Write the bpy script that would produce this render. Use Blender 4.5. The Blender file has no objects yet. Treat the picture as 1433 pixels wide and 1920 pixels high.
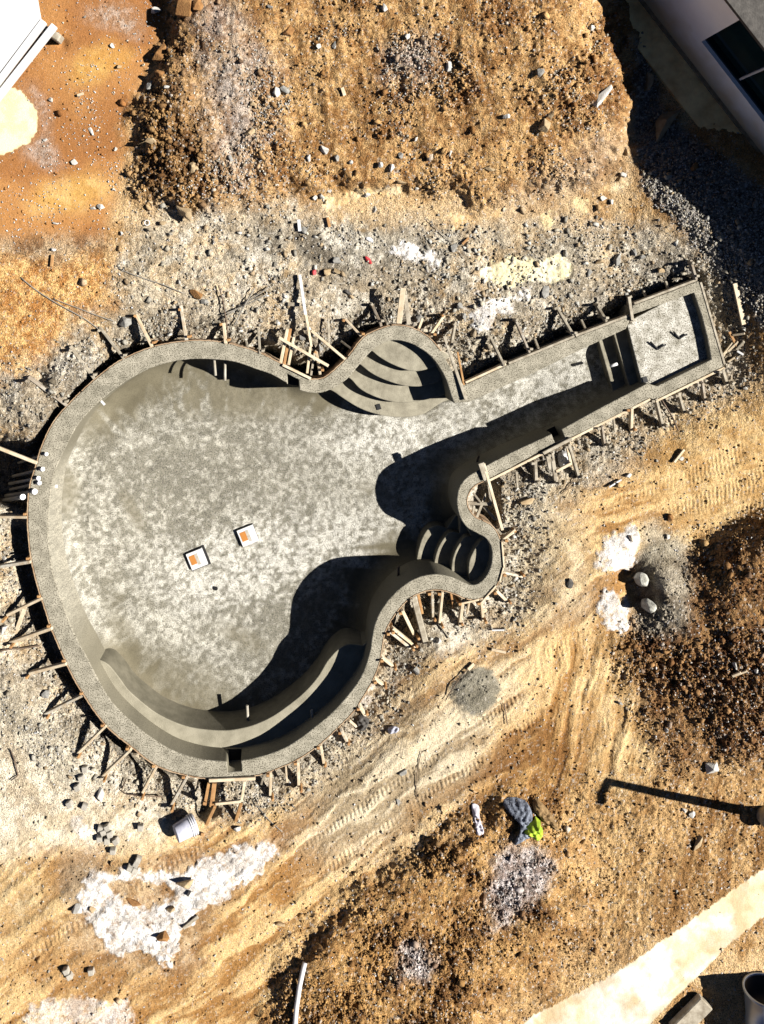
import bpy, bmesh, math, random
import numpy as np
from mathutils import Vector, Matrix
from mathutils.geometry import tessellate_polygon

# ------------------------------------------------------------------ camera, sky, sun, exposure
S = 120.0                      # photo pixels per metre at rim level
NX, NY, H = 540.0, 520.0, 14.0 # point straight below the drone (photo px) and its height over the rim
CX, CY = 716.5, 960.0
scene = bpy.context.scene
cam = bpy.data.cameras.new("camera"); camo = bpy.data.objects.new("camera", cam)
scene.collection.objects.link(camo); scene.camera = camo
camo.location = ((NX-CX)/S, (CY-NY)/S, H)
cam.sensor_fit = 'VERTICAL'; cam.sensor_height = 36; cam.lens = 36*H/(1920/S)
cam.shift_x = (CX-NX)/1920; cam.shift_y = (NY-CY)/1920
cam.clip_start = 0.1; cam.clip_end = 2000
EL = math.radians(42)
az = np.array([0.9988, 0.05])                                  # direction towards the sun (world)
w = bpy.data.worlds.new("World"); scene.world = w; w.use_nodes = True
sky = w.node_tree.nodes.new('ShaderNodeTexSky'); sky.sky_type = 'NISHITA'; sky.sun_disc = False
sky.air_density = .22; sky.dust_density = .1; sky.altitude = 1500; sky.sun_elevation = EL; sky.sun_rotation = math.atan2(az[0], az[1])
bg = w.node_tree.nodes['Background']; bg.inputs[1].default_value = 0.05
w.node_tree.links.new(sky.outputs[0], bg.inputs[0])
sl = bpy.data.lights.new("sun", 'SUN'); sl.energy = 5; sl.angle = math.radians(0.5); sl.color = (1, .955, .88)
slo = bpy.data.objects.new("sun", sl); scene.collection.objects.link(slo)
slo.rotation_euler = Vector((az[0]*math.cos(EL), az[1]*math.cos(EL), math.sin(EL))).to_track_quat('Z', 'Y').to_euler()
scene.view_settings.view_transform = 'Standard'; scene.view_settings.look = 'None'
scene.view_settings.exposure = 1.25
scene.cycles.diffuse_bounces = 1; scene.view_settings.gamma = 1

C = scene.collection
rng = np.random.RandomState(7); random.seed(7)

def P(px, py, z=0.0):          # the place at height z that the photo shows at pixel px,py
    k = (H - z)/H
    return Vector(((NX + (px-NX)*k - CX)/S, (CY - (NY + (py-NY)*k))/S, z))
def Q(px, py, z=0.0):          # plan position (rim-level pixels) at height z
    return Vector(((px-CX)/S, (CY-py)/S, z))

# ------------------------------------------------------------------ materials
KA = .60        # scales most colours down to deepen shadows by cutting bounced light
def mat(name, col, rough=.9, col2=None, sc=20, bump=0.0, bsc=60, speck=0, metal=0, stretch=None, spec=0.3, ka=None):
    ka = KA if ka is None else ka; col = tuple(c*ka for c in col); col2 = tuple(c*ka for c in col2) if col2 else None
    m = bpy.data.materials.new(name); m.use_nodes = True; nt = m.node_tree; N = nt.nodes; L = nt.links
    b = N['Principled BSDF']; b.inputs['Roughness'].default_value = rough; b.inputs['Metallic'].default_value = metal
    b.inputs['Specular IOR Level'].default_value = spec
    tc = N.new('ShaderNodeTexCoord'); src = tc.outputs['Object']
    if stretch:
        mp = N.new('ShaderNodeMapping'); mp.inputs['Scale'].default_value = stretch
        L.new(src, mp.inputs[0]); src = mp.outputs[0]
    n = N.new('ShaderNodeTexNoise'); n.inputs['Scale'].default_value = sc; n.inputs['Detail'].default_value = 6
    n.inputs['Roughness'].default_value = .65
    L.new(src, n.inputs[0])
    r = N.new('ShaderNodeValToRGB'); r.color_ramp.elements[0].position = .35; r.color_ramp.elements[1].position = .65
    c2 = col2 or tuple(c*.75 for c in col)
    r.color_ramp.elements[0].color = (*c2, 1); r.color_ramp.elements[1].color = (*col, 1)
    L.new(n.outputs[0], r.inputs[0]); out = r.outputs[0]
    if speck:
        n2 = N.new('ShaderNodeTexNoise'); n2.inputs['Scale'].default_value = speck; n2.inputs['Detail'].default_value = 3
        L.new(tc.outputs['Object'], n2.inputs[0])
        r2 = N.new('ShaderNodeValToRGB'); r2.color_ramp.elements[0].position = .38; r2.color_ramp.elements[1].position = .50
        r2.color_ramp.elements[0].color = (.28, .27, .24, 1); r2.color_ramp.elements[1].color = (1, 1, 1, 1)
        L.new(n2.outputs[0], r2.inputs[0])
        mx = N.new('ShaderNodeMix'); mx.data_type = 'RGBA'; mx.blend_type = 'MULTIPLY'; mx.inputs[0].default_value = 1
        L.new(out, mx.inputs[6]); L.new(r2.outputs[0], mx.inputs[7]); out = mx.outputs[2]
    L.new(out, b.inputs['Base Color'])
    if bump:
        n3 = N.new('ShaderNodeTexNoise'); n3.inputs['Scale'].default_value = bsc; n3.inputs['Detail'].default_value = 5
        L.new(src, n3.inputs[0]); bp = N.new('ShaderNodeBump'); bp.inputs['Strength'].default_value = 1
        bp.inputs['Distance'].default_value = bump
        L.new(n3.outputs[0], bp.inputs['Height']); L.new(bp.outputs[0], b.inputs['Normal'])
    return m
def vmat(name, bump, bsc, speck, dark=.35, light=1.35, rough=.95, lo=.36, hi=.64):
    m = bpy.data.materials.new(name); m.use_nodes = True; nt = m.node_tree; N = nt.nodes; L = nt.links
    b = N['Principled BSDF']; b.inputs['Roughness'].default_value = rough; b.inputs['Specular IOR Level'].default_value = .15
    a = N.new('ShaderNodeAttribute'); a.attribute_name = 'Col'
    g = N.new('ShaderNodeNewGeometry')
    n2 = N.new('ShaderNodeTexNoise'); n2.inputs['Scale'].default_value = speck; n2.inputs['Detail'].default_value = 4
    n2.inputs['Roughness'].default_value = .7
    L.new(g.outputs['Position'], n2.inputs[0])
    mr = N.new('ShaderNodeMapRange'); mr.inputs[1].default_value = lo; mr.inputs[2].default_value = hi
    mr.inputs[3].default_value = dark*KA; mr.inputs[4].default_value = light*KA
    L.new(n2.outputs[0], mr.inputs[0])
    # grain strength is in alpha
    mixf = N.new('ShaderNodeMix'); mixf.data_type = 'FLOAT'; mixf.inputs[2].default_value = KA
    L.new(a.outputs['Alpha'], mixf.inputs[0]); L.new(mr.outputs[0], mixf.inputs[3])
    mx = N.new('ShaderNodeVectorMath'); mx.operation = 'SCALE'
    L.new(a.outputs['Color'], mx.inputs[0]); L.new(mixf.outputs[0], mx.inputs[3])
    L.new(mx.outputs[0], b.inputs['Base Color'])
    n3 = N.new('ShaderNodeTexNoise'); n3.inputs['Scale'].default_value = bsc; n3.inputs['Detail'].default_value = 4
    L.new(g.outputs['Position'], n3.inputs[0]); bp = N.new('ShaderNodeBump')
    bp.inputs['Distance'].default_value = bump
    L.new(a.outputs['Alpha'], bp.inputs['Strength'])
    L.new(n3.outputs[0], bp.inputs['Height']); L.new(bp.outputs[0], b.inputs['Normal'])
    return m
M = {}
M['ground'] = vmat('dirt', .035, 45, 55, dark=.18, light=1.6, lo=.36, hi=.62)
M['stones'] = vmat('loose stones', .01, 60, 40, dark=.6, light=1.2)
M['floor'] = vmat('rough concrete', .012, 60, 62, dark=.30, light=1.35, lo=.36, hi=.56)
M['concrete'] = mat('rim concrete', (.56,.515,.41), .92, (.30,.275,.21), 5, .008, 70, speck=55)
M['ledge'] = mat('ledge concrete', (.84,.81,.73), .92, (.36,.335,.27), 7, .008, 70, speck=55)
M['smooth'] = mat('troweled concrete', (.30,.275,.205), .85, (.21,.19,.135), 4, .003, 50, speck=30)
M['tread'] = mat('tread concrete', (.44,.405,.31), .9, (.26,.235,.175), 5, .006, 60)
M['riser'] = mat('smeared riser', (.27,.245,.18), .85, (.17,.155,.11), 4, .004, 50)
M['wood'] = mat('pale lumber', (.90,.78,.58), .8, (.66,.50,.32), 6, .002, 60, stretch=(1,1,1))
M['wood2'] = mat('weathered lumber', (.60,.54,.43), .85, (.30,.25,.18), 8, .003, 60)
M['wood3'] = mat('cement stained lumber', (.74,.70,.60), .85, (.50,.38,.24), 9, .004, 60)
M['wood4'] = mat('dark wet lumber', (.34,.26,.18), .8, (.55,.50,.42), 7, .003, 60)
M['woodo'] = mat('orange lumber', (.62,.36,.15), .8, (.40,.20,.08), 8, .002, 60)
M['white'] = mat('white plastic', (.93,.93,.93), .4, (.86,.86,.88), 5)
M['pipe'] = mat('dusty white pipe', (.62,.58,.50), .6, (.4,.36,.28), 6)
M['orange'] = mat('orange plastic', (.62,.26,.06), .5, (.55,.22,.05), 10)
M['dark'] = mat('shade black', (.02,.02,.022), .6, (.012,.012,.012), 10)  # black put in for the shade of gaps, openings and stub shadows
M['steel'] = mat('rusty rebar', (.22,.15,.10), .7, (.10,.07,.05), 20)
M['wire'] = mat('grey wire', (.38,.35,.30), .6)
M['rockw'] = mat('white rock', (.80,.78,.74), .9, (.55,.52,.46), 14, .006, 50)
M['rockg'] = mat('grey rock', (.42,.41,.38), .9, (.24,.23,.21), 14, .008, 50)
M['rockt'] = mat('tan rock', (.60,.47,.29), .9, (.38,.26,.14), 10, .008, 40)
M['rocko'] = mat('orange clod', (.42,.22,.08), .95, (.26,.12,.04), 12, .012, 40)
M['rockd'] = mat('dark rock', (.13,.12,.11), .9, (.07,.065,.06), 12, .008, 40)
M['cube'] = mat('concrete cube', (.62,.58,.50), .9, (.42,.38,.32), 20, .004, 60)
M['red'] = mat('red plastic', (.65,.05,.06), .5)
M['stucco'] = mat('white stucco', (.88,.88,.88), .9, (.80,.80,.80), 1.2, .002, 90, ka=1)
def splash(m):
    nt = m.node_tree; N = nt.nodes; L = nt.links; b = N['Principled BSDF']; src = b.inputs['Base Color'].links[0].from_socket
    g = N.new('ShaderNodeNewGeometry'); sp = N.new('ShaderNodeSeparateXYZ'); L.new(g.outputs['Position'], sp.inputs[0])
    n = N.new('ShaderNodeTexNoise'); n.inputs['Scale'].default_value = 2.2; n.inputs['Detail'].default_value = 6; L.new(g.outputs['Position'], n.inputs[0])
    ad = N.new('ShaderNodeMath'); ad.operation = 'MULTIPLY_ADD'; ad.inputs[1].default_value = -.7; L.new(n.outputs[0], ad.inputs[0]); L.new(sp.outputs['Z'], ad.inputs[2])
    mr = N.new('ShaderNodeMapRange'); mr.inputs[1].default_value = -.25; mr.inputs[2].default_value = .25; L.new(ad.outputs[0], mr.inputs[0])
    mx = N.new('ShaderNodeMix'); mx.data_type = 'RGBA'; L.new(mr.outputs[0], mx.inputs[0]); mx.inputs[6].default_value = (.62,.50,.32,1); L.new(src, mx.inputs[7]); L.new(mx.outputs[2], b.inputs['Base Color'])
splash(M['stucco'])
M['footing'] = mat('stained footing', (.95,.72,.34), .9, (.62,.40,.17), 3, .006, 30, ka=1)
M['glass'] = mat('teal glass', (.008,.028,.035), .12, (.006,.02,.025), 2, spec=.3)
M['hivis'] = mat('lime fabric', (.62,.80,.06), .8, (.36,.55,.04), 8, .01, 14)
M['denim'] = mat('denim', (.02,.024,.045), .95, (.34,.38,.46), 16, .02, 20)
M['cloth'] = mat('white cloth', (.84,.80,.88), .9, (.76,.72,.82), 8)
M['galv'] = mat('galvanised metal', (.45,.50,.60), .35, (.36,.42,.52), 3, metal=.6)
M['bluebucket'] = mat('splashed plastic bucket', (.50,.52,.64), .5, (.78,.78,.88), 9)
M['pole'] = mat('painted steel pole', (.35,.33,.28), .5)
M['ply'] = mat('form plywood', (.62,.46,.30), .8, (.36,.22,.12), 5, .001, 50)
M['slurry'] = mat('mortar lump', (.80,.79,.70), .95, (.34,.33,.28), 16, .01, 40)

# ------------------------------------------------------------------ helpers
def link(o, parent=None):
    C.objects.link(o)
    if parent: o.parent = parent
    return o
def tag(o, label=None, cat=None, group=None, kind=None):
    if label: o['label'] = label
    if cat: o['category'] = cat
    if group: o['group'] = group
    if kind: o['kind'] = kind
    return o
def empty(name, loc=(0,0,0)):
    o = bpy.data.objects.new(name, None); o.location = loc; o.empty_display_size = .1
    return link(o)
def mesh(name, verts, faces, m, parent=None, smooth=False, loc=None):
    me = bpy.data.meshes.new(name); me.from_pydata([tuple(v) for v in verts], [], faces)
    me.materials.append(m); me.update()
    if smooth: me.polygons.foreach_set('use_smooth', [True]*len(me.polygons))
    o = bpy.data.objects.new(name, me); link(o, parent)
    return o
def from_bm(name, bm, m, parent=None, smooth=False):
    bmesh.ops.recalc_face_normals(bm, faces=bm.faces)
    me = bpy.data.meshes.new(name); bm.to_mesh(me); bm.free(); me.materials.append(m)
    if smooth: me.polygons.foreach_set('use_smooth', [True]*len(me.polygons))
    return link(bpy.data.objects.new(name, me), parent)
def localize(o):
    """put the origin of a mesh object at its geometry base centre"""
    me = o.data; n = len(me.vertices); co = np.empty(n*3); me.vertices.foreach_get('co', co); co = co.reshape(-1,3)
    c = np.array([co[:,0].mean(), co[:,1].mean(), co[:,2].min()]); co -= c
    me.vertices.foreach_set('co', co.ravel()); me.update(); o.location = Vector(o.location) + Vector(c)
    return o
def center_root(root):
    """move an Empty to the base of its parts, keeping the parts in place"""
    cs = [c for c in root.children_recursive if c.type == 'MESH']
    pts = np.vstack([np.array([c.matrix_basis @ v.co for v in c.data.vertices][:400]) for c in cs if c.parent == root])
    c0 = Vector((pts[:,0].mean(), pts[:,1].mean(), pts[:,2].min()))
    root.location = c0
    for c in root.children: c.location = Vector(c.location) - c0
def bar_bm(bm, a, b, w_, h_, up=Vector((0,0,1)), taper=1.0):
    a = Vector(a); b = Vector(b); d = (b-a); L = d.length; d.normalize()
    s = d.cross(up)
    if s.length < 1e-3: s = d.cross(Vector((0,1,0)))
    s.normalize(); u = s.cross(d)
    vs = []
    j = lambda: random.uniform(-.0015,.0015)
    for (p, k) in ((a, 1), (b, taper)):
        for (i, q) in ((-1,-1),(1,-1),(1,1),(-1,1)):
            vs.append(bm.verts.new(p + s*(i*w_/2*k+j()) + u*(q*h_/2*k+j())))
    for f in ((0,1,2,3),(7,6,5,4),(0,4,5,1),(1,5,6,2),(2,6,7,3),(3,7,4,0)):
        bm.faces.new([vs[i] for i in f])
def bar(name, a, b, w_, h_, m, parent=None):
    bm = bmesh.new(); bar_bm(bm, a, b, w_, h_)
    bmesh.ops.recalc_face_normals(bm, faces=bm.faces)
    bmesh.ops.bevel(bm, geom=bm.edges[:], offset=min(w_, h_)*.12, segments=1, affect='EDGES')
    return from_bm(name, bm, m, parent)
def tube(name, pts, r, m, parent=None, n=10, caps=True, r2=None):
    pts = [Vector(p) for p in pts]; bm = bmesh.new(); rings = []
    for i, p in enumerate(pts):
        d = (pts[min(i+1, len(pts)-1)] - pts[max(i-1, 0)]).normalized()
        s = d.cross(Vector((0,0,1)))
        if s.length < 1e-3: s = Vector((1,0,0))
        s.normalize(); u = s.cross(d); rr = r if r2 is None else r + (r2-r)*i/(len(pts)-1)
        rings.append([bm.verts.new(p + (s*math.cos(t)+u*math.sin(t))*rr) for t in [2*math.pi*k/n for k in range(n)]])
    for a, b in zip(rings, rings[1:]):
        for k in range(n): bm.faces.new((a[k], a[(k+1)%n], b[(k+1)%n], b[k]))
    if caps: bm.faces.new(rings[0]); bm.faces.new(rings[-1])
    o = from_bm(name, bm, m, parent)
    for p in o.data.polygons: p.use_smooth = len(p.vertices) == 4
    return o
def catmull(pts, step=2.0, closed=True):
    pts = [np.array(p, float) for p in pts]; n = len(pts); out = []
    for i in range(n if closed else n-1):
        if closed: p0, p1, p2, p3 = pts[i-1], pts[i], pts[(i+1)%n], pts[(i+2)%n]
        else: p0, p1, p2, p3 = pts[max(i-1,0)], pts[i], pts[i+1], pts[min(i+2,n-1)]
        m_ = max(2, int(np.linalg.norm(p2-p1)/step))
        for k in range(m_):
            t = k/m_
            out.append(.5*((2*p1)+(-p0+p2)*t+(2*p0-5*p1+4*p2-p3)*t*t+(-p0+3*p1-3*p2+p3)*t**3))
    if not closed: out.append(pts[-1])
    return out
def lin(pts, step=4.0):
    out = []
    for a, b in zip(pts, pts[1:]):
        a = np.array(a, float); b = np.array(b, float); m_ = max(1, int(np.linalg.norm(b-a)/step))
        out += [a+(b-a)*k/m_ for k in range(m_)]
    out.append(np.array(pts[-1], float)); return out
def soften(pts, it=1):
    pts = np.array(pts)
    for _ in range(it): pts = .5*pts + .25*np.roll(pts,1,0) + .25*np.roll(pts,-1,0)
    return [p for p in pts]

# ------------------------------------------------------------------ the pool outlines (plan, rim level)
O_body = [(870,722)]
outer_c = [(844,688),(828,661),(805,634),(781,619),(761,612),(735,611),(708,619),(681,634),(654,668),(631,691),(607,709),(580,711),(556,701),(524,681),
 (480,660),(429,645),(390,640),(352,640),(291,650),(231,674),(188,704),(154,734),(127,761),(100,794),(80,835),(67,878),(57,912),(53,955),(54,1000),(60,1050),(72,1100),
 (84,1137),(97,1177),(114,1217),(134,1261),(157,1301),(198,1358),(245,1398),(295,1435),(352,1453),(402,1460),(440,1458),(480,1453),(513,1443),(554,1425),(594,1399),
 (631,1366),(661,1335),(681,1305),(698,1275),(711,1241),(719,1194),(728,1171),(748,1141),(771,1119),(795,1108),(822,1105),(848,1111),(872,1121),(895,1123),(912,1116),
 (929,1100),(941,1069),(944,1043),(939,1016),(925,989),(905,977),(890,970),(879,955),(875,940),(880,922),(893,908),(915,899)]
outer = catmull(outer_c, 3, False)
outer += lin([(915,899),(953,879),(1020,843),(1124,796),(1218,746),(1228,750),(1357,687),(1345,640),(1325,567),(1310,527),(1187,573),(1184,592),(1080,632),(953,684),(870,722)], 5)[1:]
outer += lin([(870,722),(860,712),(852,700),(844,688)], 3)[1:-1]
inner_c = [(852,756),(845,738),(838,715),(825,690),(808,668),(788,653),(765,642),(738,638),(714,646),(694,661),(674,684),(654,708),(637,721),(619,731),(597,737),(570,734),
 (547,724),(513,704),(480,692),(442,679),(402,674),(352,674),(301,684),(255,704),(214,731),(181,758),(147,796),(124,838),(103,885),(95,925),(91,970),(93,1030),(101,1080),(117,1130),(138,1185),
 (164,1234),(188,1281),(214,1321),(255,1361),(295,1391),(332,1411),(379,1424),(419,1428),(449,1427),(480,1421),(513,1411),(547,1395),(587,1366),(627,1332),(661,1293),
 (681,1261),(694,1221),(698,1194),(705,1165),(721,1135),(748,1105),(781,1084),(815,1077),(838,1080),(859,1087),(879,1096),(895,1095),(912,1080),(922,1056),(922,1029),(912,1010),
 (895,1000),(875,988),(862,967),(857,942),(861,915),(875,896),(899,880)]
inner = catmull(inner_c, 3, False)
inner += lin([(899,880),(929,864),(960,848),(1053,805),(1120,768),(1187,733),(1213,719),(1232,724),(1334,674),(1326,630),(1314,585),(1301,549),(1187,590),(1174,617),(1100,651),(1000,700),(880,754),(852,756)], 4)[1:-1]
def notch(poly, a, b, depthvec):
    """cut a skimmer throat into the inner edge between points nearest to a and b"""
    arr = np.array(poly); ia = int(np.argmin(((arr-a)**2).sum(1))); ib = int(np.argmin(((arr-b)**2).sum(1)))
    if ia > ib: ia, ib = ib, ia
    pa, pb = poly[ia], poly[ib]; d = np.array(depthvec, float)
    return poly[:ia+1] + [pa+d*t for t in (.3,.6,1)] + [pb+d*t for t in (1,.6,.3)] + poly[ib:]
def jitter(poly, s=.35):
    r = np.random.RandomState(3); return [p + r.randn(2)*s for p in poly]
outer = jitter(outer, .25); inner = jitter(inner, .08)
sk = []
inner_n = notch(inner, (452,1426), (424,1428), (2,20))
inner_n = notch(inner_n, (562,731), (540,722), (-1,-19))
inner_n = notch(inner_n, (1035,813), (1052,805), (7,17))
outer = np.array(outer); inner = np.array(inner); inner_n = np.array(inner_n)

def seg_dist(px, py, poly):
    """signed distance in px (negative inside)"""
    d2 = np.full(px.shape, 1e12); ins = np.zeros(px.shape, bool)
    a = poly; b = np.roll(poly, -1, 0)
    for (x0,y0),(x1,y1) in zip(a, b):
        dx, dy = x1-x0, y1-y0; L2 = dx*dx+dy*dy+1e-9
        t = np.clip(((px-x0)*dx+(py-y0)*dy)/L2, 0, 1)
        e = (px-x0-t*dx)**2+(py-y0-t*dy)**2; d2 = np.minimum(d2, e)
        if abs(dy) > 1e-9:
            c = ((y0 > py) != (y1 > py)) & (px < dx*(py-y0)/dy + x0); ins ^= c
    d = np.sqrt(d2); return np.where(ins, -d, d)
def inpoly(px, py, poly):
    ins = np.zeros(px.shape, bool); a = np.array(poly, float); b = np.roll(a, -1, 0)
    for (x0,y0),(x1,y1) in zip(a, b):
        if abs(y1-y0) > 1e-9: ins ^= ((y0 > py) != (y1 > py)) & (px < (x1-x0)*(py-y0)/(y1-y0) + x0)
    return ins.astype(np.float32)

# ------------------------------------------------------------------ noise on separable grids
def vn(us, vs, wl, seed, ang=None):
    """smooth value noise, wavelength wl px, on the grid us x vs, range 0..1"""
    r = np.random.RandomState(seed); G = r.rand(257, 257).astype(np.float32)
    fx = np.clip(us, -1200, 3500)/wl + 300.37; fy = np.clip(vs, -1200, 3500)/wl + 300.71
    ix = np.floor(fx).astype(int); iy = np.floor(fy).astype(int); tx = fx-ix; ty = fy-iy
    tx = (tx*tx*(3-2*tx)).astype(np.float32); ty = (ty*ty*(3-2*ty)).astype(np.float32)
    ix %= 256; iy %= 256
    A = G[iy][:, ix]; B = G[iy][:, ix+1]; Cc = G[iy+1][:, ix]; D = G[iy+1][:, ix+1]
    t = tx[None, :]; s = ty[:, None]
    return (A*(1-t)+B*t)*(1-s) + (Cc*(1-t)+D*t)*s
def fbm(us, vs, wl, seed, octv=4, gain=.5):
    o = 0; a = 1; tot = 0
    for k in range(octv): o = o + a*vn(us, vs, wl/2**k, seed+k*13); tot += a; a *= gain
    return o/tot
def billow(us, vs, wl, seed, octv=3, gain=.5):
    o = 0; a = 1; tot = 0
    for k in range(octv): o = o + a*np.abs(2*vn(us, vs, wl/1.9**k, seed+k*17)-1); tot += a; a *= gain
    return o/tot
def vg(x, y, seed):
    r = np.random.RandomState(seed); G = r.rand(256, 256).astype(np.float32); G = np.pad(G, ((0,1),(0,1)), mode='wrap')
    x = x+300.3; y = y+300.7; ix = np.floor(x).astype(int); iy = np.floor(y).astype(int); tx = x-ix; ty = y-iy
    tx = tx*tx*(3-2*tx); ty = ty*ty*(3-2*ty); ix %= 256; iy %= 256
    return ((G[iy,ix]*(1-tx)+G[iy,ix+1]*tx)*(1-ty)+(G[iy+1,ix]*(1-tx)+G[iy+1,ix+1]*tx)*ty).astype(np.float32)
def streaks(u, v, ang, wl, asp, seed, octv=3):
    a = math.radians(ang); c, s_ = math.cos(a), math.sin(a); al = u*c+v*s_; ac = -u*s_+v*c; o = 0; t = 0; k_ = 1
    for k in range(octv): o = o+k_*vg(al/(wl*asp/2**k), ac/(wl/2**k), seed+k*7); t += k_; k_ *= .65
    return o/t
def blur(a, r):
    if r < 1: return a
    k = int(r)
    for _ in range(2):
        for ax in (0, 1):
            p = np.pad(a, [(k+1, k) if i == ax else (0,0) for i in (0,1)], mode='edge')
            c = np.cumsum(p, ax, dtype=np.float64)
            a = (np.take(c, range(2*k+1, c.shape[ax]), ax) - np.take(c, range(0, c.shape[ax]-2*k-1), ax))/(2*k+1)
    return a.astype(np.float32)
def ss(a, b, x):
    t = np.clip((x-a)/(b-a), 0, 1); return t*t*(3-2*t)

# ------------------------------------------------------------------ ground fields, in photo pixels
st = 1.9
fu = np.arange(-70, 1505, st); fv = np.arange(-70, 1992, st)
far = np.array([10, 40, 100, 220, 500, 1200, 3000, 8000, 20000, 50000.])
US = np.concatenate([fu[0]-far[::-1], fu, fu[-1]+far]); VS = np.concatenate([fv[0]-far[::-1], fv, fv[-1]+far])
cs = 5.0; cu = np.arange(-90, 1530, cs); cv = np.arange(-90, 2015, cs)       # coarse grid
CU, CV = np.meshgrid(cu, cv)
U2, V2 = np.meshgrid(US, VS)
U2c = np.clip(U2, cu[0], cu[-1]-cs*1.01); V2c = np.clip(V2, cv[0], cv[-1]-cs*1.01)
wx = (fbm(US, VS, 46, 901, 4, .6)-.5); wy = (fbm(US, VS, 46, 955, 4, .6)-.5)
def up(a, warp=0):
    x = (np.clip(U2c + wx*warp, cu[0], cu[-1]-cs*1.01)-cu[0])/cs; y = (np.clip(V2c + wy*warp, cv[0], cv[-1]-cs*1.01)-cv[0])/cs
    ix = x.astype(int); iy = y.astype(int); tx = x-ix; ty = y-iy
    return ((a[iy,ix]*(1-tx)+a[iy,ix+1]*tx)*(1-ty)+(a[iy+1,ix]*(1-tx)+a[iy+1,ix+1]*tx)*ty).astype(np.float32)
def region(poly, soft=12, warp=40, sharp=None, thr=.5):
    m_ = up(blur(inpoly(CU, CV, poly), soft/cs), warp)
    if sharp: m_ = ss(thr-sharp, thr+sharp, m_ + (EDGE-.5)*1.5*np.clip(4*m_*(1-m_),0,1)*min(1, soft/7))
    return m_
EDGE = fbm(US, VS, 16, 4411, 3, .75)
def ell(cx, cy, rx, ry, ang=0, n=20):
    a = math.radians(ang); c, s = math.cos(a), math.sin(a)
    return [(cx+rx*math.cos(t)*c-ry*math.sin(t)*s, cy+rx*math.cos(t)*s+ry*math.sin(t)*c) for t in np.linspace(0, 2*math.pi, n, endpoint=False)]

SDc = seg_dist(CU, CV, outer[::3]).astype(np.float32)
SD = up(SDc)
# --- smooth height
zs = -.10 - .25*ss(130, 10, SD) 
heapU = [(300,-90),(330,60),(300,140),(262,220),(250,300),(262,370),(380,395),(560,350),(760,350),(900,380),(1100,330),(1180,290),(1188,150),(1150,20),(1140,-90)]
hm = up(blur(inpoly(CU, CV, heapU), 3), 62)
hm_soft = up(blur(inpoly(CU, CV, heapU), 16), 10)
ramp = .30 + .68*ss(450, 1150, U2c)*ss(420, 120, V2c) + .25*ss(300, 0, V2c)
zs = zs + hm*ramp*(.35+.65*hm_soft)
rough_zone_r = [(1330,1020),(1433,966),(1530,925),(1530,1400),(1400,1440),(1320,1430),(1245,1460),(1215,1380),(1180,1270),(1165,1190),(1215,1160),(1285,1120),(1290,1050)]
hr = up(blur(inpoly(CU, CV, rough_zone_r), 4), 40)
hrs = up(blur(inpoly(CU, CV, rough_zone_r), 14), 8)
zs = zs + hr*.06 + ss(.25,1,hrs)*.62*ss(1160, 1480, U2c + (V2c-1200)*-.05)
bot = [(545,1830),(600,1745),(700,1660),(800,1590),(880,1540),(960,1500),(1050,1520),(1100,1600),(1090,1760),(980,1850),(860,2010),(500,2010)]
hb = up(blur(inpoly(CU, CV, bot), 6), 60)
hbs = up(blur(inpoly(CU, CV, bot), 26), 10)
zs = zs + .42*hb*(.4+.6*hbs)
zs = zs + .22*ss(900, 1250, U2c)*ss(1250, 1600, V2c)
# far right rubble by the building
zs = zs + .38*up(blur(inpoly(CU, CV, [(1200,330),(1330,280),(1530,380),(1530,720),(1400,690),(1375,600),(1350,530),(1290,500)]), 12))
# lumps round the upper-left of the pool
lum = up(blur(inpoly(CU, CV, [(0,760),(70,700),(160,640),(215,690),(150,760),(100,810),(60,830),(20,810)]), 5), 16)
zs = zs + .34*lum
lum2 = up(blur(inpoly(CU, CV, [(232,640),(280,600),(330,588),(420,590),(475,615),(470,640),(430,634),(340,628),(290,640)]), 3), 16); zs = zs + .16*lum2; lum = np.maximum(lum, lum2)
zs = zs + .05*(fbm(US, VS, 260, 5, 3)-.5)*2
MIDN = billow(US, VS, 70, 611, 3, .55)
# trenches outside the forms
def trench(poly, depth, soft=8, warp=14):
    global zs
    zs = zs - depth*up(blur(inpoly(CU, CV, poly), soft/cs), warp)
cut = np.zeros_like(zs)
trl = [([(-90,812),(30,828),(62,840),(90,800),(110,770),(130,760),(85,850),(66,880),(54,950),(30,945),(-90,940)], .85),
       ([(90,800),(150,722),(230,662),(300,642),(290,655),(180,715),(120,775)], .45),
       ([(470,652),(520,655),(560,690),(640,660),(700,610),(720,612),(660,680),(610,712),(560,712),(480,666)], .6),
       ([(866,722),(960,668),(1180,575),(1186,590),(1080,636),(960,688),(872,724)], .45),
       ([(1190,572),(1300,515),(1315,526),(1195,578)], .4),
       ([(28,985),(56,985),(66,1080),(110,1200),(170,1310),(160,1312),(95,1225),(48,1110)], .30),
       ([(160,1290),(270,1410),(400,1462),(400,1475),(260,1430),(190,1370)], .35),
       ([(372,1462),(405,1462),(405,1520),(372,1530)], .35),
       ([(890,905),(925,900),(935,990),(900,985),(880,960)], .35),
       ([(730,1175),(770,1120),(860,1112),(860,1135),(790,1150),(760,1200),(735,1200)], .25)]
for pl, dp in trl: trench(pl, dp, 5, 12)
pits = [(118,82,10,.06),(1220,1085,36,.0),(1186,1072,26,.12),(1198,1115,32,.18)]
for cx_, cy_, r_, dp in pits: zs = zs - dp*np.exp(-((U2c-cx_)**2+(V2c-cy_)**2)/(r_*r_)).astype(np.float32)
zs = zs + .10*np.exp(-(((U2c-892)/40)**2+((V2c-1295)/42)**2)**2).astype(np.float32)
zs = zs + .30*np.exp(-(((U2c-1250)/42)**2+((V2c-1110)/50)**2)).astype(np.float32)
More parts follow.
